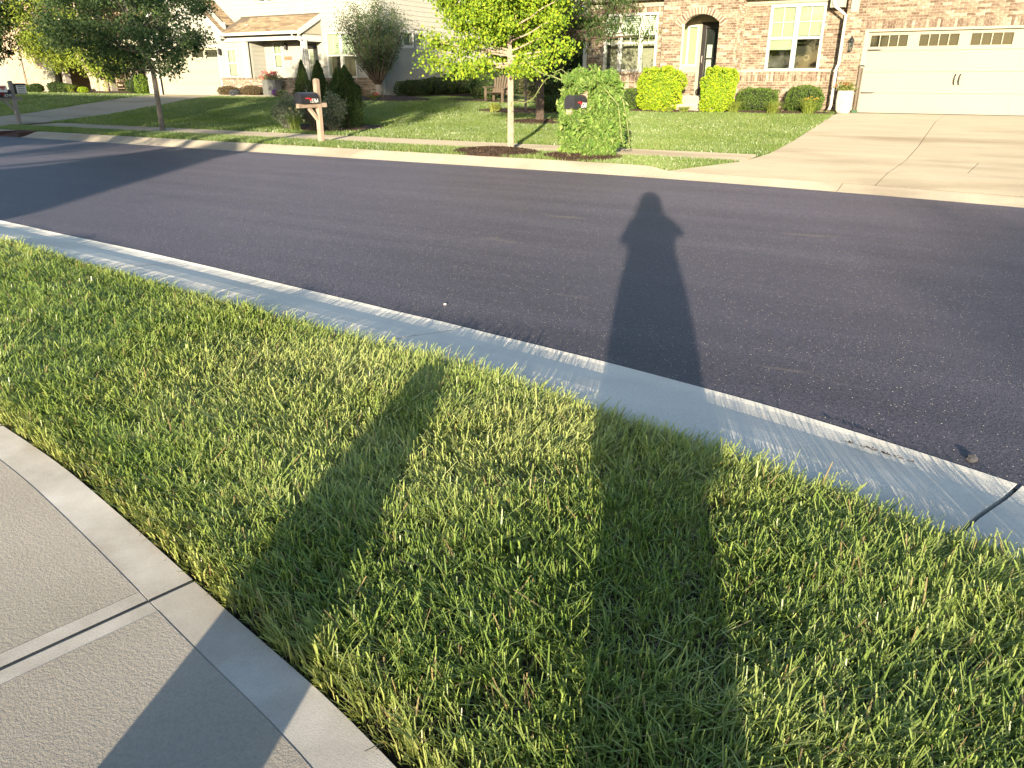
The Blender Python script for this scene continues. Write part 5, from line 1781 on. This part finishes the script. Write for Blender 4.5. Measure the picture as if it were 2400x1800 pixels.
# shrubs at the white house front
bush('spirea', -30.55, 26.35, .82, .52, .38, .42, 'rusty brown mounded shrub next to the white garage', .05, G_PURP, p=2.2, n=2200, seed=21, core=(.05, .04, .02), jit=.12)
bush('spirea', -28.98, 26.35, .82, .60, .40, .46, 'rusty brown mounded shrub beside the zinc planters', .05, G_PURP, p=2.2, n=2500, seed=22, core=(.05, .04, .02), jit=.12)
bush('lavender', -29.9, 26.15, .82, .24, .2, .26, 'small violet blue plant between the rusty mounded shrubs', .04, ((.10, .10, .17), (.16, .16, .24), (.1, .13, .06), .3), p=2, n=900, seed=23)
bush('columnar_shrub', -38.0, 27.2, .78, .34, .32, .98, 'bright green upright shrub at the left of the white garage', .07, ((.14, .24, .03), (.24, .34, .05), (.1, .16, .03), .15), p=3, n=2200, seed=24)
# beds before the pale brick house
for i, (x_, y_, rx, h_, lb, cc) in enumerate(((-48.0, 27.4, .42, .50, 'round dark ball shrub on the pale house lawn edge', G_ARB), (-49.7, 27.7, .45, .42, 'low yellow green shrub by the pale house downspout', G_BOX), (-46.9, 27.8, .35, .40, 'small light green shrub between dark ball and porch shrubs', G_GOLD), (-46.1, 27.5, .60, .60, 'dark leafy shrub below the white porch panel', G_ARB), (-45.1, 27.4, .55, .50, 'dark leafy shrub at the foot of the porch column', G_DARK), (-43.05, 27.1, .30, .34, 'small round yellow green ball shrub under the birch', G_GOLD), (-39.6, 28.2, .9, .8, 'dark spreading shrub beside the bright green upright shrub', G_DARK))):
    bush('bed_shrub', x_, y_, zt_(x_, y_), rx, rx * .8, h_, lb, .09, cc, p=2.2, n=1200, seed=40 + i, jit=.1)
tuft('lily_clump', -44.0, 27.0, zt_(-44, 27), .5, .5, 120, 'yellow green strap leaved clump under the birch', DL, .03, seed=12)
tuft('hosta', -13.6, 22.6, zt_(-13.6, 22.6), .55, .34, 120, 'yellow green strap leaved clump behind the maple trunk', ((.20, .25, .05), (.34, .36, .09)), .03, seed=13)
bush('shade_shrub', -11.5, 22.8, zt_(-11.5, 22.8), .55, .4, .55, 'dark leafy shrub behind the dark tree trunk', .08, G_DARK, p=2.2, n=1300, seed=51, jit=.12)
bush('shade_shrub', -13.3, 27.0, zt_(-13.3, 27), .9, .7, 1.1, 'big shaded shrub in the gap beside the brick house', .10, G_DARK, p=2.2, n=2200, seed=52, jit=.12)
bush('shade_shrub', -17.3, 28.2, zt_(-17.3, 28.2), .8, .7, .9, 'shaded shrub left of the wooden chair', .09, G_DARK, p=2.2, n=1800, seed=53, jit=.12)
bush('shade_shrub', -15.0, 28.6, zt_(-15, 28.6), 1.1, .7, 1.7, 'brownish twiggy shrub right behind the wooden chair', .10, ((.10, .085, .05), (.15, .13, .07), (.07, .1, .03), .3), p=2.2, n=2200, seed=54, jit=.14)

# ------------------------------------------------------------------ wooden garden chair under the trees
ch = thing('garden_chair', (-15.95, 26.6, zt_(-15.7, 26.6)), 'wooden slat back garden chair, its wood toned dark for the shaded bed', 'chair')
zc = zt_(-15.7, 26.6) + .02
for k in range(7):
    x_ = -16.23 + k * .093
    fan = (k - 3) * .03
    MB().face_set([(x_, 26.9, zc + .30), (x_ + .075, 26.9, zc + .30), (x_ + .075 + fan, 27.12, zc + .98 - abs(k - 3) * .035), (x_ + fan, 27.12, zc + .98 - abs(k - 3) * .035), (x_, 26.92, zc + .30), (x_ + .075, 26.92, zc + .30), (x_ + .075 + fan, 27.14, zc + .98 - abs(k - 3) * .035), (x_ + fan, 27.14, zc + .98 - abs(k - 3) * .035)], [(0, 1, 2, 3), (7, 6, 5, 4), (0, 4, 5, 1), (1, 5, 6, 2), (2, 6, 7, 3), (3, 7, 4, 0)]).build('back_slat', M_WOODCHAIR, ch)
for k in range(5): MB().box(-16.23, -15.58, 26.36 + k * .105, 26.45 + k * .105, zc + .36 - k * .02, zc + .38 - k * .02).build('seat_slat', M_WOODCHAIR, ch)
for s_ in (-16.31, -15.56):
    MB().box(s_, s_ + .06, 26.34, 26.42, zc - .02, zc + .54).build('leg', M_WOODCHAIR, ch)
    MB().box(s_, s_ + .06, 26.95, 27.03, zc - .02, zc + .54).build('leg', M_WOODCHAIR, ch)
    MB().box(s_ - .04, s_ + .10, 26.28, 27.05, zc + .54, zc + .565).build('armrest', M_WOODCHAIR, ch)

# ------------------------------------------------------------------ pots and planters
def potw(name, x, y, zb, prof, m, label, leafcols, fl, lh, seg=20, lr=.2):
    t = thing(name, (x, y, zb), label, 'planter')
    MB().lathe(prof, x, y, seg).build('pot', m, t, smooth=seg > 8)
    zt2 = prof[-1][1]
    n = 500
    P = np.stack([x + rng.normal(0, lr * .55, n), y + rng.normal(0, lr * .55, n), zt2 + np.abs(rng.normal(0, lh * .5, n))], 1)
    leafset('foliage', P, rng.normal(size=(n, 3)) + np.array([0, 0, .6]), .06 * (.7 + .6 * rng.random(n)), .5, tint(n, *leafcols), t)
    if fl:
        flowers(t, [(x + random.gauss(0, lr * .6), y + random.gauss(0, lr * .5), zt2 + lh * random.uniform(.5, 1.1)) for _ in range(fl[1])], .06, fl[0])
    return t
potw('stone_pot', -3.16, 24.62, .64, [(.15, .64), (.205, .72), (.225, .95), (.215, 1.15), (.20, 1.24), (.17, 1.24)], M_POTW, 'tall pale stone pot with sparse flowers beside the garage', ((.13, .16, .04), (.22, .25, .07)), (((.42, .16, .08), (.5, .3, .15)), 9), .20)
potw('flower_pot', -20.62, 25.0, .62, [(.15, .50), (.17, .52), (.205, .74), (.215, .78), (.18, .78)], M_POTW, 'small pale pot with red flowers in the mulch mound', G_BOX, (((.5, .05, .06), (.6, .12, .1)), 9), .22, seg=4, lr=.26)
for i, (x_, y_, lb) in enumerate(((-28.0, 26.55, 'tall grey zinc planter with pink flowers next to rusty shrub'), (-27.45, 26.35, 'tall grey zinc planter with pink flowers in front of its twin'))):
    t = thing('zinc_planter', (x_, y_, .84), lb, 'planter', 'zinc planters by the porch')
    MB().box(x_ - .23, x_ + .23, y_ - .2, y_ + .2, .84, 1.52).build('box', M_PLANTER, t, bevel=.012)
    n = 420
    P = np.stack([x_ + rng.normal(0, .2, n), y_ + rng.normal(0, .16, n), 1.52 + np.abs(rng.normal(0, .12, n))], 1)
    leafset('foliage', P, rng.normal(size=(n, 3)) + np.array([0, 0, .5]), .07 * (.7 + .6 * rng.random(n)), .5, tint(n, (.16, .17, .08), (.3, .28, .15)), t)
    flowers(t, [(x_ + random.uniform(-.36, .3), y_ + random.uniform(-.2, .15), 1.55 + random.uniform(0, .30)) for _ in range(15)], .085, ((.60, .06, .12), (.62, .22, .24), (.6, .1, .05), .2), npet=12)
bush('violet_flowers', -27.1, 25.95, .86, .12, .1, .26, 'small bunch of violet flowers in front of the zinc planters', .05, ((.30, .10, .42), (.42, .2, .5)), cat='flowers', p=2, n=260, seed=61, core=(.03, .06, .02))
bush('cream_flowers', -26.7, 26.0, .84, .30, .16, .26, 'small cream and yellow flowers right of the violet bunch', .05, ((.35, .34, .12), (.55, .52, .32), (.12, .18, .05), .35), cat='flowers', p=2, n=420, seed=62, core=(.03, .06, .02))

# ------------------------------------------------------------------ mailboxes
def mailbox(x, y, label, wood, number, post=True, boxz=1.03, box_len=.53, flag=True, postz=1.56):
    zb = zt_(x, y)
    t = thing('mailbox', (x, y, zb), label, 'mailbox')
    hw = .055
    if post:
        mb = MB().box(x - hw, x + hw, y - hw, y + hw, zb - .05, postz - .03)
        mb.face_set([(x - hw, y - hw, postz - .03), (x + hw, y - hw, postz - .03), (x + hw, y + hw, postz - .03), (x - hw, y + hw, postz - .03), (x - hw * .6, y - hw * .6, postz), (x + hw * .6, y - hw * .6, postz), (x + hw * .6, y + hw * .6, postz), (x - hw * .6, y + hw * .6, postz)], [(4, 5, 6, 7), (0, 1, 5, 4), (1, 2, 6, 5), (2, 3, 7, 6), (3, 0, 4, 7)])
        mb.build('post', wood, t, bevel=.006)
    MB().box(x - hw * .9, x + hw * .9, y - .66, y - hw - .001, boxz - .09, boxz).box(x - hw * .9, x + hw * .9, y + hw + .001, y + .24, boxz - .09, boxz).build('arm', wood, t, bevel=.005)
    MB().prism([(y - .36, boxz - .091), (y - .27, boxz - .091), (y - hw - .001, boxz - .30), (y - hw - .001, boxz - .40)], 'x', x - .035, x + .035).build('brace', wood, t)
    y1, y0 = y - .085, y - .085 - box_len
    w_, hs, r_ = .10, .14, .10
    sec = [(x - w_, boxz + .004), (x + w_, boxz + .004), (x + w_, boxz + hs)] + [(x + w_ * math.cos(a), boxz + hs + r_ * math.sin(a)) for a in [math.pi * k / 10 for k in range(1, 10)]] + [(x - w_, boxz + hs)]
    MB().prism(sec, 'y', y0, y1).build('box', M_MAILBOX, t)
    sec2 = [((p[0] - x) * 1.04 + x, (p[1] - boxz - .1) * 1.03 + boxz + .1) for p in sec]
    dr2 = MB().prism(sec2, 'y', y0 - .022, y0 + .012).build('box_door', M_MAILBOX, t)
    MB().box(x - .02, x + .02, y0 - .045, y0 - .022, boxz + .19, boxz + .215).build('latch', M_MAILBOX, dr2)
    if flag:
        yf = y0 + .15
        MB().box(x + w_ + .001, x + w_ + .008, yf - .02, yf + .15, boxz + .105, boxz + .125).box(x + w_ + .001, x + w_ + .008, yf + .10, yf + .16, boxz + .07, boxz + .125).build('flag', M_RED, t)
    if number:
        text_mesh('numerals', number, .125, M_NUM, t, (x + w_ + .003, y1 - .14, boxz + .055), (R(90), 0, R(90)), .001, .85)
    return t
mailbox(-13.1, 13.85, 'black mailbox 15764 on a tan wooden post beside the road', M_POST, '15764')
ml = mailbox(-26.75, 14.45, 'black mailbox 15749 on a grey post with paper flyer and side box', M_POSTGREY, '15749', postz=1.50, boxz=1.00)
MB().box(-26.648, -26.640, 13.98, 14.26, 1.16, 1.36).build('flyer', M_PAPER, ml)
MB().box(-26.6398, -26.6385, 14.03, 14.20, 1.27, 1.33).box(-26.6398, -26.6385, 14.08, 14.18, 1.23, 1.26).build('flyer_print', M_INK, ml)
MB().box(-26.85, -26.62, 14.52, 14.86, 1.10, 1.42).build('side_box', M_MAILBOX, ml, bevel=.02)
MB().box(-26.618, -26.612, 14.54, 14.84, 1.12, 1.36).build('side_sheet', M_PAPER, ml)
for k in range(4): MB().box(-26.6118, -26.611, 14.57, 14.80, 1.15 + k * .055, 1.17 + k * .055).build('side_print', M_INKB, ml)
mailbox(-6.36, 13.85, 'black mailbox swallowed by a climbing vine on the verge', M_POST, '15761', boxz=1.035, postz=1.36)

# climbing vine over the third mailbox
vt = thing('climbing_vine', (-6.3, 13.95, zt_(-6.3, 13.95)), 'sprawling green vine with trailing tendrils smothering a mailbox', 'vine')
random.seed(88)
vc = [(-6.45, 14.0, 1.48, .30), (-6.75, 13.95, 1.40, .20), (-6.1, 14.0, 1.45, .30), (-5.85, 14.05, 1.35, .28), (-6.0, 13.85, 1.05, .34), (-5.75, 14.0, .95, .30), (-6.35, 14.1, 1.1, .34), (-6.85, 14.05, 1.05, .20), (-6.75, 13.8, .78, .26), (-6.35, 13.75, .72, .36), (-5.95, 13.8, .62, .36), (-5.65, 14.0, .60, .24), (-6.5, 13.75, .42, .34), (-6.1, 13.75, .35, .36), (-5.85, 13.85, .30, .26), (-6.7, 13.8, .28, .24), (-5.62, 14.05, .75, .2), (-6.55, 13.95, 1.62, .15)]
vc = [(-6.3 + (a + 6.3) * .86, b, c_, r_ * random.uniform(.7, 1.05)) for (a, b, c_, r_) in vc]
vc += [(-6.35, 13.28, .93, .14), (-6.3, 13.4, .85, .17), (-6.47, 13.25, .90, .12), (-6.22, 13.3, .95, .10), (-6.36, 13.72, 1.43, .13)]
for _ in range(34):
    an_ = random.random() * 6.283; zz_ = random.uniform(.3, 1.6)
    vc.append((-6.28 + .58 * math.cos(an_), 13.92 + .36 * math.sin(an_), zz_, random.uniform(.06, .13)))
P, N = [], []
for (a, b, c_, r_) in vc:
    k = int(5200 * r_ * r_ * 1.75)
    for _ in range(k):
        d = Vector((random.gauss(0, 1), random.gauss(0, 1), random.gauss(0, 1))).normalized() * (r_ * (random.uniform(.45, 1.0) + .18 * abs(random.gauss(0, 1)) * (random.random() < .3)))
        d *= .72 + .5 * float(vnoise(d.x * 6 / r_ * .3 + a * 3, d.z * 6 / r_ * .3 + d.y * 4, 1.7, 5))
        q = (a + d.x, b + d.y * .85, c_ + d.z)
        if q[2] < .14: continue
        # keep the front of the box in the open
        if -6.52 < q[0] < -6.14 and q[1] < 13.62 and 1.04 < q[2] < 1.33: continue
        if -6.40 < q[0] < -6.05 and q[1] < 13.72 and 1.04 < q[2] < 1.30: continue
        P.append(q); N.append((d.x * .6 + random.gauss(0, .35), d.y * .6 + random.gauss(0, .35), -.25 + random.gauss(0, .4)))
P, N = np.array(P), np.array(N); n = len(P)
leafset('leaves', P, N, .115 * (.55 + .8 * rng.random(n)), .36, tint(n, *G_VINE, .25), vt)
for pts in ([(-6.8, 13.9, 1.50), (-7.05, 13.8, 1.62), (-7.2, 13.8, 1.50), (-7.42, 13.8, 1.2), (-7.6, 13.8, 1.12), (-7.85, 13.8, 1.13), (-8.0, 13.8, 1.02)], [(-6.55, 13.9, 1.42), (-6.95, 13.85, 1.56), (-7.3, 13.85, 1.66), (-7.55, 13.9, 1.80), (-7.7, 13.9, 1.95)], [(-6.7, 13.9, 1.6), (-6.85, 13.85, 1.72), (-6.98, 13.85, 1.68), (-7.0, 13.85, 1.60)], [(-5.6, 13.9, 1.2), (-5.48, 13.85, .85), (-5.42, 13.85, .55), (-5.40, 13.85, .42), (-5.52, 13.85, .40), (-5.62, 13.9, .62)], [(-5.9, 13.7, 1.4), (-5.62, 13.75, 1.1), (-5.55, 13.75, .7), (-5.5, 13.75, .45)], [(-6.5, 13.45, .25), (-6.35, 13.4, .17), (-6.2, 13.4, .17), (-6.1, 13.45, .24)]):
    sm = [Vector(p) for p in pts]
    MB().tube(sm, [.007] * (len(sm) - 1) + [.004], 5).build('tendril', simple('vine_stem', (.22, .24, .10), .7, .2, 8, 40, 0, 0) if 'vine_stem' not in MATS else MATS['vine_stem'], vt, smooth=True)
    tp = []
    for a, b in zip(sm[:-1], sm[1:]):
        for _ in range(7): tp.append(tuple(a.lerp(b, random.random()) + Vector((random.gauss(0, .03), random.gauss(0, .03), random.gauss(0, .03) - .02))))
    tp = np.array(tp)
    leafset('tendril_leaves', tp, rng.normal(size=(len(tp), 3)) * .5 + np.array([0, 0, -.6]), .06 * (.6 + .7 * rng.random(len(tp))), .4, tint(len(tp), *G_VINE), vt)
MB().tube([(-6.3, 14.0, .1), (-6.25, 13.9, .5), (-6.3, 13.95, 1.0), (-6.2, 14.0, 1.4)], [.035, .03, .025, .015], 6).tube([(-6.15, 13.85, .1), (-6.2, 13.8, .6), (-6.05, 13.9, 1.2)], [.025, .02, .012], 6).build('vine_stems', M_BARK_GREY, vt)

# ------------------------------------------------------------------ small debris on road and kerb
def pebble(name, x, y, z, s, m, label, seed, group=None):
    bm = bmesh.new(); bmesh.ops.create_icosphere(bm, subdivisions=2, radius=s)
    rn = random.Random(seed)
    for v in bm.verts:
        v.co *= rn.uniform(.75, 1.15); v.co.z *= .6
    me = bpy.data.meshes.new(name); bm.to_mesh(me); bm.free()
    o = link(name, me, m); o.location = (x, y, z + s * .35); tag(o, label, 'stone', group)
    o.rotation_euler = (0, 0, rn.random() * 6)
    return o
pebble('asphalt_lump', .292, 3.53, .004, .026, M_STONE, 'dark asphalt lump lying on the road edge by the kerb joint', 1)
pebble('pale_pebble', -3.09, 4.40, .006, .012, M_PALEST, 'pale pebble lying alone on the dark asphalt', 2)
rn = random.Random(9)
cr = MB()
for k in range(70):
    u = rn.random(); x_ = -.12 + .26 * u + rn.gauss(0, .012)
    nx_, ny_ = n_near(x_); d_ = .26 + rn.gauss(0, .018) - .03 * u
    px, py = x_ + nx_ * d_, float(y_near(x_)) + ny_ * d_
    pz = float(np.interp(d_, [0, .055, .16, .33, .50], [.012, .016, .040, .092, .132]))
    s_ = rn.uniform(.002, .0075)
    cr.face_set([(px - s_, py, pz), (px + s_, py - s_ * .5, pz), (px + s_ * .3, py + s_, pz), (px, py, pz + s_ * 1.2)], [(0, 1, 3), (1, 2, 3), (2, 0, 3)])
cro = cr.build('asphalt_crumbs', M_STONE, kind='stuff'); cro['label'] = 'dark asphalt crumbs scattered on the near kerb'
# mulch chips
rg = np.random.default_rng(77)
for (a, b, c_, d, e), lb in zip(MULCH[:3], ('bark chips of the mulch ring around the maple', 'bark chips of the mulch bed under the vine', 'bark chips of the mulch ring around the dark trunk')):
    n = 1500
    r = np.sqrt(rg.random(n)) * 1.02; an = rg.random(n) * 6.283
    X, Y = a + c_ * r * np.cos(an), b + d * r * np.sin(an)
    P = np.stack([X, Y, zter(X, Y) + e * (1 - np.clip(r, 0, 1) ** 2) + .03 + .012 * rg.random(n)], 1)
    N = np.stack([rg.normal(size=n), rg.normal(size=n), .4 * rg.normal(size=n)], 1)
    o = leafset('bark_chips', P, N, .05 * (.5 + rg.random(n)), .35, tint(n, (.03, .02, .014), (.09, .06, .042), (.16, .12, .08), .06), None, kind='stuff')
    o['label'] = lb

# ------------------------------------------------------------------ the photographer (casts the long shadow) and dog
def skin_body(name, nodes, edges, root, m, parent, sub=2):
    me = bpy.data.meshes.new(name)
    keys = list(nodes)
    me.from_pydata([nodes[k][0] for k in keys], [(keys.index(a), keys.index(b)) for a, b in edges], [])
    o = link(name, me, m, parent)
    sk = o.modifiers.new('skin', 'SKIN')
    sk.use_smooth_shade = True
    for i, k in enumerate(keys):
        r_ = nodes[k][1]
        me.skin_vertices[0].data[i].radius = (r_, r_) if not isinstance(r_, tuple) else r_
        me.skin_vertices[0].data[i].use_root = (k == root)
    ss = o.modifiers.new('sub', 'SUBSURF'); ss.levels = sub; ss.render_levels = sub
    return o


def ensure_skin(o):
    pass


ps = thing('person', (.22, -.25, ZW), 'person in a dark loose dress holding up a phone to take a picture', 'person')
ps.rotation_euler = (0, 0, R(24))
nodes = {'pelvis': ((0, 0, .93), (.145, .11)), 'waist': ((0, 0, 1.08), (.125, .095)), 'chest': ((0, .01, 1.25), (.16, .11)), 'neckb': ((0, 0, 1.42), .085), 'neck': ((0, .015, 1.49), .058), 'head': ((0, .03, 1.60), (.078, .092)), 'crown': ((0, .02, 1.68), (.06, .07))}
edges = [('pelvis', 'waist'), ('waist', 'chest'), ('chest', 'neckb'), ('neckb', 'neck'), ('neck', 'head'), ('head', 'crown')]
for s_, sx, el, hd in (('L', -1, (-.29, .06, 1.13), (-.12, .29, 1.33)), ('R', 1, (.345, .04, 1.21), (.0, .29, 1.35))):
    nodes['sh' + s_] = ((sx * .155, 0, 1.385), .062); nodes['el' + s_] = (el, .046); nodes['wr' + s_] = (hd, .030)
    palm = (hd[0] + (-.067 - hd[0]) * .25, hd[1] + .015, hd[2] + .045)
    nodes['pa' + s_] = (palm, (.034, .02))
    edges += [('neckb', 'sh' + s_), ('sh' + s_, 'el' + s_), ('el' + s_, 'wr' + s_), ('wr' + s_, 'pa' + s_)]
    for f in range(4):
        b = (palm[0] - sx * .012, palm[1] + .01, palm[2] + .030 - f * .019)
        nodes['f%s%d' % (s_, f)] = ((b[0] - sx * .022, b[1] + .012, b[2]), .0085); nodes['g%s%d' % (s_, f)] = ((b[0] - sx * .045, b[1] - .002, b[2] - .003), .0075)
        edges += [('pa' + s_, 'f%s%d' % (s_, f)), ('f%s%d' % (s_, f), 'g%s%d' % (s_, f))]
    nodes['t' + s_] = ((palm[0] - sx * .01, palm[1] - .025, palm[2] + .03), .010); nodes['u' + s_] = ((palm[0] - sx * .035, palm[1] - .035, palm[2] + .045), .0085)
    edges += [('pa' + s_, 't' + s_), ('t' + s_, 'u' + s_)]
    nodes['hip' + s_] = ((sx * .09, 0, .86), .095); nodes['kn' + s_] = ((sx * .085, .015, .47), .060); nodes['an' + s_] = ((sx * .08, -.01, .085), .040); nodes['to' + s_] = ((sx * .095, .13, .035), .034)
    edges += [('pelvis', 'hip' + s_), ('hip' + s_, 'kn' + s_), ('kn' + s_, 'an' + s_), ('an' + s_, 'to' + s_)]
skin_body('body', nodes, edges, 'pelvis', M_SKIN, ps)
def ring_surface(name, rings, m, parent, seg=24):
    V, F = [], []
    for (z, rx, ry, ox, oy) in rings:
        for k in range(seg):
            a = 2 * math.pi * k / seg
            fl = 1 + .05 * math.sin(5 * a) * (1 if z < .9 else 0)
            V.append((ox + rx * fl * math.cos(a), oy + ry * fl * math.sin(a), z))
    for i in range(len(rings) - 1):
        for k in range(seg): F.append((i * seg + k, i * seg + (k + 1) % seg, (i + 1) * seg + (k + 1) % seg, (i + 1) * seg + k))
    me = bpy.data.meshes.new(name); me.from_pydata(V, [], F)
    return link(name, me, m, parent, smooth=True)
ring_surface('dress', [(.47, .262, .20, .01, 0), (.60, .275, .22, .01, 0), (.85, .265, .20, .01, 0), (.98, .245, .17, .01, 0), (1.10, .225, .16, .005, 0), (1.26, .222, .155, 0, .01), (1.34, .215, .13, 0, .005), (1.42, .15, .10, 0, 0), (1.46, .10, .09, 0, 0)], M_CLOTH, ps)
ring_surface('blouse', [(1.11, .255, .17, -.005, .06), (1.17, .272, .175, 0, .06), (1.27, .265, .16, .005, .04), (1.34, .242, .135, 0, .02), (1.40, .19, .10, 0, 0), (1.45, .12, .09, 0, 0)], M_CLOTH, ps)
ring_surface('hair', [(1.30, .12, .06, 0, -.08), (1.42, .155, .085, 0, -.05), (1.54, .155, .125, 0, -.005), (1.64, .14, .125, 0, .005), (1.70, .10, .09, 0, .01), (1.74, .02, .02, 0, .01)], M_HAIR, ps)
def local(o):
    o.parent = ps
    return o
for s_ in (-1, 1):
    local(MB().lathe([(.004, -.014), (.012, -.008), (.013, 0), (.008, .010), (.003, .014)], 0, 0, 8).build('eye', M_DARKDOOR)).location = (s_ * .032, .118, 1.60)
    local(MB().tube([(s_ * .088, 0, .90), (s_ * .092, .015, .47), (s_ * .088, -.005, .10)], [.10, .098, .092], 14).build('trouser_leg', M_CLOTH, smooth=True))
no_ = MB().face_set([(-.014, .115, 1.565), (.014, .115, 1.565), (0, .145, 1.57), (0, .118, 1.61)], [(0, 1, 2), (0, 2, 3), (1, 3, 2)]).build('nose', M_SKIN); no_.parent = ps
mo_ = MB().box(-.024, .024, .108, .120, 1.535, 1.545).build('mouth', simple('lips', (.40, .14, .12), .5, .05, 4, 40, 0, 0)); mo_.parent = ps
for s_ in (-1, 1):
    local(MB().box(-.05, .05, -.09, .17, -.035, .03).build('shoe', M_BLACKMETAL, bevel=.02)).location = (s_ * .092, 0, .036)
ph = MB().box(-.075, .075, -.004, .004, -.038, .038).build('phone', M_BLACKMETAL, None, bevel=.004)
tag(ph, 'black phone held up in both hands by the person', 'phone')
ph.location = Vector((0, 0, CAM_H)) - (cam_o.rotation_euler.to_matrix() @ Vector((0, 0, -1))) * .03
ph.rotation_euler = (R(-22.11), 0, R(29.8))

dg = thing('dog', (-.95, -.12, ZW), 'brown dog sitting on the pavement beside the person', 'dog')
dg.rotation_euler = (0, 0, R(22))
dg.scale = (1, 1, .92)
dn = {'hip': ((.02, -.10, .14), (.165, .14)), 'belly': ((.01, .0, .21), (.16, .13)), 'chest': ((-.01, .10, .31), (.175, .13)), 'neck': ((-.05, .14, .41), (.145, .10)), 'head': ((-.07, .17, .485), (.115, .095)), 'muz': ((-.09, .27, .465), (.034, .032)), 'nose': ((-.095, .315, .46), .020), 'tail': ((.05, -.22, .06), .026), 'tail2': ((.15, -.27, .045), .018)}
de_ = [('hip', 'belly'), ('belly', 'chest'), ('chest', 'neck'), ('neck', 'head'), ('head', 'muz'), ('muz', 'nose'), ('hip', 'tail'), ('tail', 'tail2')]
for s_, sx in (('L', -1), ('R', 1)):
    dn['sh' + s_] = ((sx * .085, .13, .25), .050); dn['elb' + s_] = ((sx * .09, .115, .17), .036); dn['wr' + s_] = ((sx * .085, .15, .055), .026); dn['paw' + s_] = ((sx * .085, .185, .022), .026)
    dn['kn' + s_] = ((sx * .14, .03, .13), .056); dn['hock' + s_] = ((sx * .14, -.09, .045), .030); dn['hp' + s_] = ((sx * .145, .05, .022), .026)
    dn['ear' + s_] = ((-.08 + sx * .055, .155, .555), .022); dn['eart' + s_] = ((-.08 + sx * .085, .15, .50), .016)
    de_ += [('chest', 'sh' + s_), ('sh' + s_, 'elb' + s_), ('elb' + s_, 'wr' + s_), ('wr' + s_, 'paw' + s_), ('hip', 'kn' + s_), ('kn' + s_, 'hock' + s_), ('hock' + s_, 'hp' + s_), ('head', 'ear' + s_), ('ear' + s_, 'eart' + s_)]
skin_body('body', dn, de_, 'belly', M_FUR, dg)

# trees on the camera's side, whose crowns shade part of the road
tree('yard_tree', -6.2, -9.6, 0.0, 'leafy tree at the corner of the siding house', 3.2, .14, (-5.6, -9.6, 6.6, 2.5, 2.2, 2.1), .16, G_DARK, M_BARK_DARK, 110, 75, .5, 131, .6, .2, limbs=14)
tree('yard_tree', -11.5, -9.0, 0.0, 'taller leafy tree before the siding house', 3.5, .16, (-11.8, -8.9, 5.4, 3.2, 2.0, 2.4), .17, G_DARK, M_BARK_DARK, 110, 75, .55, 132, .6, .2, limbs=14)
tree('yard_tree', -6.6, -14.5, 0.0, 'tall rounded leafy tree standing behind the garden shed', 4.0, .2, (-6.6, -14.5, 8.2, 2.3, 2.2, 3.1), .17, G_DARK, M_BARK_DARK, 120, 80, .55, 134, .6, .2, limbs=14)
for i, (x_, lb) in enumerate(((30.5, 'tall broad tree far down the camera side of the road'), (37.0, 'second tall broad tree far down the camera side of the road'))):
    tree('far_tree', x_, -60.0 - 2 * i, 0.0, lb, 6.5, .35, (x_, -60 - 2 * i, 10.0, 6.0, 4.0, 2.2), .5, G_DARK, M_BARK_DARK, 120, 60, 1.1, 140 + i, .6, .1, limbs=14)
